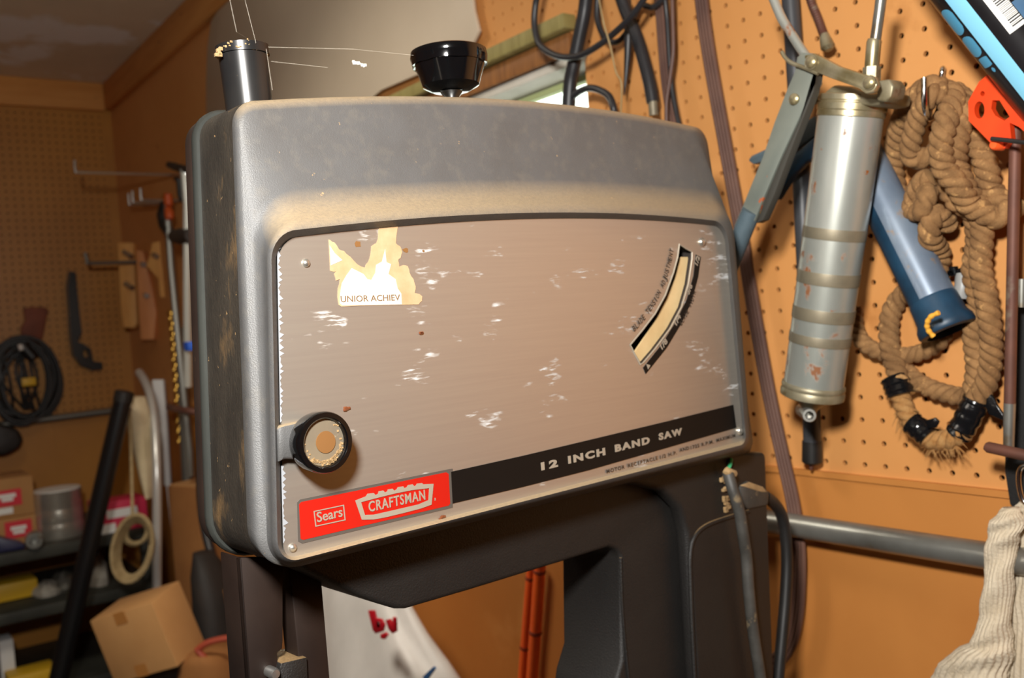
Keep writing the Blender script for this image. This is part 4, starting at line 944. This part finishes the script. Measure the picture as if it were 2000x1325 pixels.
# bar clamps
def barclamp(label, bar, bmat, rb, off, grips):
    t = thing('bar_clamp', label, 'clamp', WR(*bar[0], off), 'bar clamps in the corner')
    qs = [WR(x, y, off) for x, y in bar]; b = MB(); b.tube(qs, [pxm(rb, q) for q in qs], 8); b.build('bar', bmat, t)
    for nm, pts, r, mt_ in grips:
        gs = [WR(k_[0], k_[1], k_[2] if len(k_) > 2 else off) for k_ in pts]; b = MB(); b.tube(gs, [pxm(r, q) * k for q, k in zip(gs, (.8, 1, 1, .85))], 10); b.build(nm, mt_, t)
barclamp('grey bar clamp with dark jaws and orange grip ends', [(326, 398), (334, 520), (348, 660), (370, 880), (372, 930)], 'grey_bar', 7, .09,
         (('orange_grip', [(328, 378), (328, 386), (329, 396), (330, 402)], 9, 'orange_grip'), ('jaw', [(322, 398), (318, 420), (322, 440), (330, 452)], 12, 'dark_iron'), ('orange_grip', [(328, 408), (330, 414), (331, 422), (332, 428)], 9, 'orange_grip')))
barclamp('long pale bar clamp with black jaws hanging close to the band saw', [(360, 330), (366, 400), (366, 560), (367, 755)], 'pale_bar', 8, .14,
         (('jaw', [(330, 322), (342, 326), (356, 330), (372, 332)], 8, 'dark_iron'), ('jaw', [(340, 462), (350, 462), (365, 462), (374, 460)], 16, 'dark_iron'), ('hanger', [(366, 338, 0), (366, 338, .05), (366, 338, .10), (366, 338, .14)], 5, 'zinc'), ('handle', [(344, 350), (350, 352), (352, 380), (355, 392)], 6, 'dark_iron')))
b = MB(); q = WR(378, 676, .15); b.box(q, XU * .02, YU * .02, ZUP * .012); tag(b.build('clamp_pad', 'blue_pad', bevel=.003), 'small blue plastic pad peeping out beside the pale bar clamp', 'pad')
b = MB(); q = [WR(x, y, o_) for x, y, o_ in ((322, 380, 0), (318, 395, .03), (314, 415, .04), (312, 432, .04), (316, 448, .03))]; b.tube(spline(q, 4), .006, 8); tag(b.build('wire_ring', 'brass'), 'thin tan loop hanging beside the grey bar clamp', 'loop')
ch = thing('brass_chain', 'thin brass chain hanging below the wooden clamps near the corner', 'chain', WR(335, 620, .12))
for k in range(26):
    y = 612 + k * 10; x = 331 + 18 * (k / 25) ** .8; q = WR(x, y, .010); lp = [q + (YU if k % 2 else XU) * math.cos(a / 8 * 2 * PI) * .006 + ZUP * math.sin(a / 8 * 2 * PI) * .011 for a in range(8)]
    b = MB(); b.tube(lp, .0022, 5, closed=True); b.build('link', 'brass', ch)
b = MB(); q = WR(366, 960, .03); b.tube([WR(352, 640, .03), q, V((q.x, q.y, 0))], .016, 12); tag(b.build('pipe', 'grey_bar'), 'upright dull steel pipe standing behind the brass chain', 'pipe')
b = MB(); b.tube(spline([WR(330, 795, .12), WR(350, 800, .13), WR(385, 805, .10), WR(410, 806, .05)], 4), .010, 8); tag(b.build('rusty_bar', 'rust_rod'), 'short rusty bar crossing below the brass chain', 'bar')
# things on the far wall
tl_ = [(137, 530), (148, 532), (150, 560), (155, 610), (160, 650), (152, 668), (164, 672), (178, 682), (182, 706), (200, 708), (200, 722), (180, 724), (160, 716), (144, 694), (139, 660), (136, 600), (133, 560)]
outer = [WB(x, y, .05) for x, y in tl_]; hole = [WB(x, y, .05) for x, y in ((163, 684), (172, 684), (176, 696), (170, 700), (162, 694))]
tag(holed(outer, [hole], V((0, .049, 0)), 'saw_handle', 'black_plastic'), 'black curved tool handle hanging on the far pegboard', 'tool')
b = MB(); b.prism([WB(x, y, .03) for x, y in ((46, 602), (60, 600), (86, 600), (95, 604), (88, 640), (84, 660), (76, 668), (58, 668), (42, 658), (42, 640), (50, 626))], V((0, .02, 0)))
tag(b.build('leather_holder', 'leather', bevel=.004), 'reddish leather tool holder above the coiled cord on the far wall', 'holder')
cc = thing('extension_cord', 'coiled black extension cord hanging on the far pegboard at left', 'cord', WB(50, 680, .05))
b = MB()
for k in range(9):
    cx, cy = 46 + random.uniform(-10, 10), 748 + random.uniform(-8, 8); rx, ry = random.uniform(48, 72), random.uniform(62, 84)
    lp = [WB(cx + rx * math.cos(a / 28 * 2 * PI), cy + ry * math.sin(a / 28 * 2 * PI), .02 + .008 * k) for a in range(28)]
    b.tube(lp, .0065, 6, closed=True)
for k in range(10):
    x0 = random.uniform(0, 60); b.tube(spline([WB(x0, 680, .05), WB(x0 + random.uniform(-10, 20), 740, .07), WB(x0 + random.uniform(-5, 40), 800, .05)], 4), .005, 6)
b.build('coils', 'cord_black', cc)
b = MB(); b.tube([WB(44, 676, .10), WB(66, 700, .11)], [.022, .018], 10); b.build('plug', 'cord_black', cc)
b = MB(); b.box(WB(56, 746, .12), XU * .022, YU * .01, ZUP * .014); b.build('yellow_tag', 'yellow', cc, bevel=.003)
b = MB(); b.tube([WB(36, 680, .13), WB(44, 678, .13)], .011, 8); b.build('connector', 'white_label', cc)
b = MB(); b.tube([WB(-60, 838, .04), WB(240, 800, .04)], .0125, 14); tag(b.build('wall_pipe', 'grey_bar'), 'thin grey pipe running along the far wall under the cord coil', 'pipe')
b = MB(); q = WB(12, 862, .10); lp = [WB(x, y, .12) for x, y in ((-30, 820), (10, 830), (36, 838), (47, 858), (40, 876), (10, 892), (-30, 890))]; b.prism(lp, V((0, .125, 0))); tag(b.build('motor_block', 'dark_iron', bevel=.015, seg=3), 'black lump of a tool hanging under the wall pipe at the left edge', 'tool')

# shelving
YS = YB - .52
def sheZ(px, py): return (CAM + ray(px, py) * (YS / ray(px, py).y)).z
z1 = sheZ(100, 1066); z2 = sheZ(100, 1180); z3 = sheZ(100, 1345)
xs0 = -1.0; xs1 = (CAM + ray(300, 1045) * (YS / ray(300, 1045).y)).x
shf = thing('shelf_unit', 'dark metal shelving unit against the far wall at left', 'shelf', V(((xs0 + xs1) / 2, YB - .26, 0)))
for z in (z1, z2, z3):
    b = MB(); slabx(xs0, xs1, YS, YB - .004, z - .035, z, b); b.build('shelf_board', 'shelf_green', shf, bevel=.004)
for x in (xs0 + .02, xs1 - .02):
    for y in (YS + .02, YB - .03):
        b = MB(); slabx(x - .018, x + .018, y - .018, y + .018, 0, z1 - .036, b); b.build('post', 'shelf_green', shf)
def onshelf(px, py, z): q = HZ(px, py, z); return q
# carton boxes with red labels, stacked
def carton(name, label, c, hx, hy, hz, mat, group=None, rot=0.0, par=None):
    cx = V((math.cos(rot), math.sin(rot), 0)); cy = V((-math.sin(rot), math.cos(rot), 0))
    t = thing(name, label, 'box', c, group); b = MB(); b.box(c + ZUP * hz, cx * hx, cy * hy, ZUP * hz); b.build('carton', mat, t, bevel=.004); return t, cx, cy
qb = onshelf(30, 1062, z1); dpx = depth(qb) / F
c = V((qb.x, YB - .26, z1)); d0_ = F / depth(V((qb.x, YB - .40, z1)))
hz1 = 27 / d0_
t, cx, cy = carton('cardboard_box', 'lower cardboard box with red label on the shelf, under a matching box', V((HZ(18, 1050, z1).x - .012, YB - .30, z1)), .092, .10, hz1, 'cardboard', 'red labelled boxes')
base = WL[t.name]
b = MB(); b.box(base + V((.02, -.1015, hz1 * 1.1)), XU * .038, YU * .0008, ZUP * hz1 * .62); rl2 = b.build('label', 'red_label', t, smooth=0)
b = MB(); b.box(base + V((.02, -.1030, hz1 * 1.2)), XU * .022, YU * .0005, ZUP * .006); b.box(base + V((.02, -.1030, hz1 * .9)), XU * .016, YU * .0005, ZUP * .005); b.build('label_print', 'white_label', rl2, smooth=0)
hz2 = 38 / d0_
t, cx, cy = carton('cardboard_box', 'upper cardboard box with red label, stacked on a matching box', V((base.x - .015, YB - .30, z1 + hz1 * 2 + .001)), .088, .095, hz2, 'cardboard', 'red labelled boxes')
base = WL[t.name]
b = MB(); b.box(base + V((.012, -.0965, hz2 * 1.0)), XU * .040, YU * .0008, ZUP * hz2 * .42); rl2 = b.build('label', 'red_label', t, smooth=0)
b = MB(); b.box(base + V((.012, -.098, hz2 * 1.12)), XU * .024, YU * .0005, ZUP * .006); b.box(base + V((.012, -.098, hz2 * .92)), XU * .016, YU * .0005, ZUP * .005); b.build('label_print', 'white_label', rl2, smooth=0)
b = MB(); b.box(base + V((-.02, -.0965, hz2 * .36)), XU * .045, YU * .0008, ZUP * hz2 * .16); b.build('white_sticker', 'white_label', t, smooth=0)
# tin can
qc = HZ(123, 1050, z1); rcn = pxm(44, qc); hcn = pxm(92, qc)
tn = thing('tin_can', 'large shiny steel can standing on the shelf beside the boxes', 'can', qc)
b = MB(); b.lathe(qc + V((0, .03, 0)), ZUP, [(0, rcn * .97), (.003, rcn), (hcn * .3, rcn), (hcn * .33, rcn * .985), (hcn * .36, rcn), (hcn * .6, rcn), (hcn * .63, rcn * .985), (hcn * .66, rcn), (hcn - .004, rcn), (hcn, rcn * 1.02)], 40); b.build('can_wall', 'can_tin', tn)
b = MB(); b.lathe(qc + V((0, .03, hcn + .0005)), ZUP, [(0, rcn * .96), (.003, rcn * .96), (.0032, .001)], 40); b.build('can_lid', 'white_label', tn)
# red/pink box behind the pole
qx = HZ(248, 1040, z1); hb_ = pxm(30, qx); wb_ = pxm(48, qx)
t, cx, cy = carton('pink_box', 'pinkish red carton with white print lying on the shelf behind the black pole', qx + V((.0, .10, 0)), wb_, .06, hb_, 'pink_box')
b = MB(); b.box(WL[t.name] + V((0, -.061, hb_ * 1.2)), XU * wb_ * .6, YU * .001, ZUP * hb_ * .28); b.box(WL[t.name] + V((-wb_ * .6, -.061, hb_ * .3)), XU * wb_ * .3, YU * .001, ZUP * hb_ * .3); b.build('print', 'white_label', t, smooth=0)
# fitting and plane
qf = HZ(68, 1072, z1); rf = pxm(16, qf); b = MB(); d = (CAM - qf).normalized(); d.z = 0
b.lathe(qf + ZUP * (rf + .001) - d * .03, d, [(0, rf), (.045, rf), (.05, rf * .9), (.05, rf * .55), (.02, rf * .5), (.02, .0005)], 24); tag(b.build('pipe_fitting', 'conduit'), 'round steel pipe fitting with dark bore on the shelf edge', 'fitting')
qf = HZ(14, 1078, z1); b = MB(); w = pxm(30, qf); b.prism([qf + V((-w * 1.6, 0, .001)), qf + V((w, -.02, .001)), qf + V((w, -.02, .018)), qf + V((-w * 1.6, 0, .075))], V((0, .06, 0))); tag(b.build('hand_plane', 'plane_blue', bevel=.005), 'dark blue metal tool lying on the shelf at the left edge', 'tool')
# second shelf contents
qf = HZ(20, 1172, z2); w = pxm(48, qf); b = MB(); b.box(qf + V((0, .02, .03)), XU * w, YU * .05, ZUP * .028); tag(b.build('yellow_case', 'yellow', bevel=.006), 'yellow case on the lower shelf at the left edge', 'case')
for i, (x, y, w_, h_, mt_, lb) in enumerate(((95, 1165, 26, .035, 'paper_grey', 'crumpled grey paper pile on the lower shelf, next to the yellow case'), (128, 1150, 24, .045, 'can_tin', 'shiny crumpled foil on the lower shelf behind the black pole'), (196, 1145, 22, .10, 'paper_grey', 'pale flat packet standing on the lower shelf right of the black pole'))):
    qf = HZ(x, y, z2); w = pxm(w_, qf); b = MB(); vs = []
    n = 12; L_ = []
    for k in range(4):
        f_ = (1, 1.05, .8, .4)[k]; L_.append([qf + V((w * f_ * math.cos(a / n * 2 * PI) * random.uniform(.8, 1.1), .06 * f_ * math.sin(a / n * 2 * PI) + .04, h_ * k / 3 + .001 + (random.uniform(-.006, .006) if k else 0))) for a in range(n)])
    b.loft(L_, True, True); tag(b.build(('paper_pile', 'foil_pile', 'packet')[i], mt_, smooth=20), lb, 'scrap')
qf = V((HZ(60, 1340, z3).x, YS + .06, z3)); b = MB(); w = pxm(42, qf); b.box(qf + V((0, .0, .03)), XU * w, YU * .05, ZUP * .028); tag(b.build('yellow_box', 'yellow', bevel=.006), 'bright yellow box at the bottom left edge of the picture', 'box')
qf = V((HZ(-6, 1300, z3).x, YS + .12, z3)); b = MB(); b.box(qf + V((0, .02, .076)), XU * .02, YU * .04, ZUP * .075); tag(b.build('white_box', 'cloth_white', bevel=.004), 'narrow white box at the left edge on the lowest shelf', 'box')

# black pole leaning against the shelves, cloth, tube, cord hank
pt_ = DP(243, 768, 2.62); pb_ = HZ(42, 1640, .012); qd = (pb_ - pt_)
b = MB(); b.tube([pt_, pt_.lerp(pb_, .5), pb_], [pxm(17, pt_), pxm(18, pt_), pxm(18, pt_)], 16); bp = tag(b.build('black_pole', 'pole_black'), 'thick black pole leaning in front of the shelves', 'pole')
b = MB(); b.lathe(pt_ - qd.normalized() * .006, qd, [(0, pxm(13, pt_)), (.002, pxm(18.5, pt_)), (.03, pxm(18.5, pt_)), (.031, pxm(16, pt_))], 16); b.build('pole_cap', 'dark_iron', bp)
lp0 = []; rows = [(262, 775, 20), (268, 800, 22), (275, 850, 20), (283, 900, 16), (290, 950, 10), (293, 972, 5)]; loops = []
for i, (x, y, hw) in enumerate(rows):
    loops.append([DP(x + hw * math.cos(a / 24 * 2 * PI) * (1 + .1 * math.cos(5 * a / 24 * 2 * PI)), y, 2.75) + FW * .03 * math.sin(a / 24 * 2 * PI) for a in range(24)])
b = MB(); b.loft(loops, True, True); tag(b.build('canvas_cloth', 'cloth_cream', smooth=60), 'cream canvas cloth hanging between the black pole and the bent steel tube', 'cloth')
pth = spline([DP(x, y, dd_) for x, y, dd_ in ((272, 728, 2.9), (283, 745, 2.85), (294, 775, 2.8), (302, 830, 2.75), (306, 920, 2.7), (307, 1040, 2.7), (306, 1200, 2.7))], 6)
pth.append(V((pth[-1].x, pth[-1].y, .01))); b = MB(); b.tube(pth, pxm(8.5, pth[20]), 14); tag(b.build('bent_tube', 'tube_bright'), 'bright bent steel tube standing in front of the tall carton', 'tube')
b = MB(); b.prism([DP(x, y, 2.98) for x, y in ((296, 742), (318, 742), (325, 830), (332, 950), (318, 950), (308, 830))], FW * .02); b.prism([DP(324, 949, 2.985), DP(332, 949, 2.985), V((DP(348, 940, 2.985).x, DP(348, 940, 2.985).y, 0)), V((DP(338, 940, 2.985).x, DP(338, 940, 2.985).y, 0))], FW * .01); tag(b.build('board', 'cloth_white', bevel=.003), 'narrow whitish board standing behind the bent steel tube', 'board')
hkk = thing('cord_hank', 'hank of tan cord hanging from a string beside the black pole', 'cord', DP(262, 1000, 2.66))
b = MB()
for k in range(7):
    cx, cy, rx, ry = 258 + k * 1.3, 1072, 40 - k * 2.2, 66 - k * 3
    if k > 4: cx, cy, rx, ry = 268 - 3 * (k - 5), 1030 + 2 * k, 22, 22
    b.tube([DP(cx + rx * math.cos(a / 24 * 2 * PI + .3) , cy + ry * math.sin(a / 24 * 2 * PI) + .10 * rx * math.cos(a / 24 * 2 * PI), 2.62 + .008 * k) for a in range(24)], .0062, 6, closed=True)
b.build('loops', 'cord_tan', hkk)
b = MB(); b.tube(spline([DP(252, 790, 2.70), DP(256, 880, 2.68), DP(259, 1010, 2.64)], 5), .0045, 6); b.build('string', 'cord_tan', hkk)

# cartons in the corner
q0 = DP(357, 1195, 2.75)
def facebox(pts, d, thick, name, mat, label, group=None, parent=None):
    b = MB(); b.prism([DP(x, y, d) for x, y in pts], V((FW.x, FW.y, 0)).normalized() * thick); return tag(b.build(name, mat, parent, bevel=.003), label, 'box', group)
xa = DP(326, 950, 2.78); xb = DP(390, 955, 2.70)
ex = (xb - xa); ex.z = 0; w = ex.length; ex.normalize(); ey = V((-ex.y, ex.x, 0))
t = thing('tall_carton', 'tall narrow brown carton standing in the corner behind the bent tube', 'box', V((xa.x, xa.y, 0)))
b = MB(); cz = xa.z / 2; b.box(V((xa.x, xa.y, cz)) + ex * w / 2 + ey * .06, ex * w / 2, ey * .06, ZUP * cz); b.build('carton', 'cardboard_dark', t, bevel=.004)
b = MB(); b.box(V((xa.x, xa.y, xa.z + .002)) + ex * w / 2 + ey * .06, ex * w * .46, ey * .054, ZUP * .003); b.build('flap', 'cardboard', t)
# tilted cube carton: solve the three edge depths so the edges meet at right angles
def orth(C, d0, pa, pb, pc, g):
    c0 = DP(C[0], C[1], d0); ds = list(g)
    def res(ds):
        e = [DP(p_[0], p_[1], d) - c0 for p_, d in zip((pa, pb, pc), ds)]
        return V((e[0].dot(e[1]), e[1].dot(e[2]), e[0].dot(e[2]))), e
    for it in range(60):
        r, e = res(ds)
        if r.length < 1e-9: break
        J = Matrix.Identity(3)
        for k in range(3):
            d2 = list(ds); d2[k] += 1e-5; r2, _ = res(d2); dv = (r2 - r) / 1e-5
            for m_ in range(3): J[m_][k] = dv[m_]
        try: st_ = J.inverted() @ r
        except Exception: break
        ds = [d - .5 * s_ for d, s_ in zip(ds, st_)]
    return c0, res(ds)[1], ds
c0, ed, ds = orth((296, 1177), 2.30, (175, 1214), (348, 1303), (350, 1134), (2.36, 2.26, 2.40))
print('carton depths', ds, [e.length for e in ed])
if max(abs(d - 2.3) for d in ds) > .4: ed = [DP(175, 1214, 2.36) - c0, DP(348, 1303, 2.27) - c0, DP(350, 1134, 2.42) - c0]
t = thing('cardboard_box', 'open tan cardboard cube tilted on the pile below the bent tube', 'box', c0)
b = MB(); P8 = [c0, c0 + ed[0], c0 + ed[0] + ed[1], c0 + ed[1]]; b.prism(P8, ed[2]); b.build('carton', 'cardboard', t, bevel=.003)
nr = ed[0].cross(ed[1]).normalized()
if nr.dot(CAM - c0) < 0: nr = -nr
for f_ in (0.0, .82):
    b = MB(); b.prism([c0 + ed[0] * .44 + ed[1] * f_ + nr * .0012, c0 + ed[0] * .62 + ed[1] * f_ + nr * .0012, c0 + ed[0] * .62 + ed[1] * (f_ + .18) + nr * .0012, c0 + ed[0] * .44 + ed[1] * (f_ + .18) + nr * .0012], nr * .0006)
    b.build('tape', 'pack_tape', t, smooth=0)
low = min(q.z for q in [p_ + k for p_ in P8 for k in (V(), ed[2])])
cen = sum(P8, V()) / 4 + ed[2] / 2
b = MB(); b.box(V((cen.x, cen.y, (low - .01) / 2)), XU * .10, YU * .10, ZUP * (low - .01) / 2); tag(b.build('wooden_crate', 'dark_bag', bevel=.01), 'dark crate under the tilted cardboard cube', 'crate')
# hose loop, dark bag, red handles, second carton
pth = spline([WR(x, y, .10) for x, y in ((402, 850), (394, 905), (392, 960), (398, 1020), (412, 1080), (430, 1130), (455, 1180))], 6); b = MB(); b.tube(pth, .013, 12); tag(b.build('hose', 'hose_black'), 'black hose hanging behind the left edge of the band saw', 'hose')
qs = [(386, 1150, 12), (396, 1080, 18), (410, 1120, 34), (424, 1180, 42), (430, 1250, 44), (430, 1330, 46)]
loops = [[DP(x + h_ * math.cos(a / 24 * 2 * PI) * (1 + .08 * math.cos(6 * a / 24 * 2 * PI + i)), y, 2.5) + FW * .10 * (h_ / 46) * math.sin(a / 24 * 2 * PI) for a in range(24)] for i, (x, y, h_) in enumerate(qs[1:])]
b = MB(); b.loft(loops, True, True); tag(b.build('dark_bag', 'dark_bag', smooth=60), 'dark cloth bag slumped behind the band saw foot, right of the tan cardboard cube', 'bag')
b = MB(); b.prism([WR(x, y, .14) for x, y in ((432, 1150), (474, 1190), (526, 1184), (526, 1480), (440, 1480))], V((.135, 0, 0))); tag(b.build('brown_carton', 'cardboard_dark', bevel=.004), 'brown carton against the wall behind the blade guard', 'box')
bk_ = thing('garden_shears', 'red handled tool lying on a tan basket beside the tilted carton', 'tool', DP(410, 1270, 2.3))
for i, pts in enumerate(([(452, 1246), (428, 1250), (402, 1258), (384, 1272)], [(384, 1268), (396, 1282), (404, 1290)])):
    b = MB(); b.tube(spline([DP(x, y, 2.28) for x, y in pts], 5), .008, 8); b.build('handle', 'red_handle', bk_)
loops = [[DP(414 + h_ * math.cos(a / 24 * 2 * PI), y + .2 * h_ * math.sin(a / 24 * 2 * PI), 2.36) + FW * .10 * math.sin(a / 24 * 2 * PI) for a in range(24)] for y, h_ in ((1262, 10), (1270, 38), (1290, 56), (1330, 66), (1400, 66))]
b = MB(); b.loft(loops, True, True); tag(b.build('basket', 'cardboard_dark', smooth=60), 'rounded tan basket under the red handled tool', 'basket')

# cobweb threads above the saw
b = MB()
for p0_, p1_ in (((447, -10, .50), (462, 62, .50)), ((462, 62, .50), (488, 78, .52)), ((476, -10, .52), (500, 84, .52)), ((524, 92, .50), (690, 96, .52)), ((690, 96, .52), (808, 108, .55)), ((530, 120, .5), (640, 132, .52)), ((520, 96, .5), (532, 176, .5))):
    b.tube([DP(*p0_), DP(*p1_)], .00004, 4)
for k in range(7): b.box(DP(690 + k * 4 + random.uniform(-2, 2), 120 + k * 1.6 + random.uniform(-2, 2), .52), RT * random.uniform(.0004, .0012), UP * random.uniform(.0003, .0008), FW * .0004)
tag(b.build('cobweb', 'web', smooth=0), 'fine cobweb threads stretched between the tube and the top knob', 'cobweb', kind='stuff')

# ------------------------------------------------------------------ light
def area(name, loc, target, w, size, col=(1, 1, 1), spread=PI):
    l = bpy.data.lights.new(name, 'AREA'); l.shape = 'DISK'; l.size = size; l.energy = w; l.color = col; l.spread = spread
    o = bpy.data.objects.new(name, l); COL.objects.link(o); o.location = loc
    o.rotation_euler = (V(target) - V(loc)).to_track_quat('-Z', 'Y').to_euler(); return o
fl_pos = CAM + UP * .24 - RT * .10 - FW * .02
area('camera_flash', fl_pos, DP(1000, 600, 1.0), 18.0, .10, (1.0, .97, .92))
area('ceiling_lamp', V((.10, 1.55, ZC - .04)), V((.62, 1.75, .7)), 9.0, .45, (1.0, .93, .80), 1.9)
w = bpy.data.worlds.new('world'); scn.world = w; w.use_nodes = True
bg = w.node_tree.nodes['Background']; bg.inputs['Color'].default_value = (.92, 1.0, .90, 1); bg.inputs['Strength'].default_value = 4.0

vs = scn.view_settings
vs.view_transform = 'Standard'; vs.look = 'None'; vs.exposure = 0.0; vs.gamma = 1.0; vs.use_curve_mapping = False
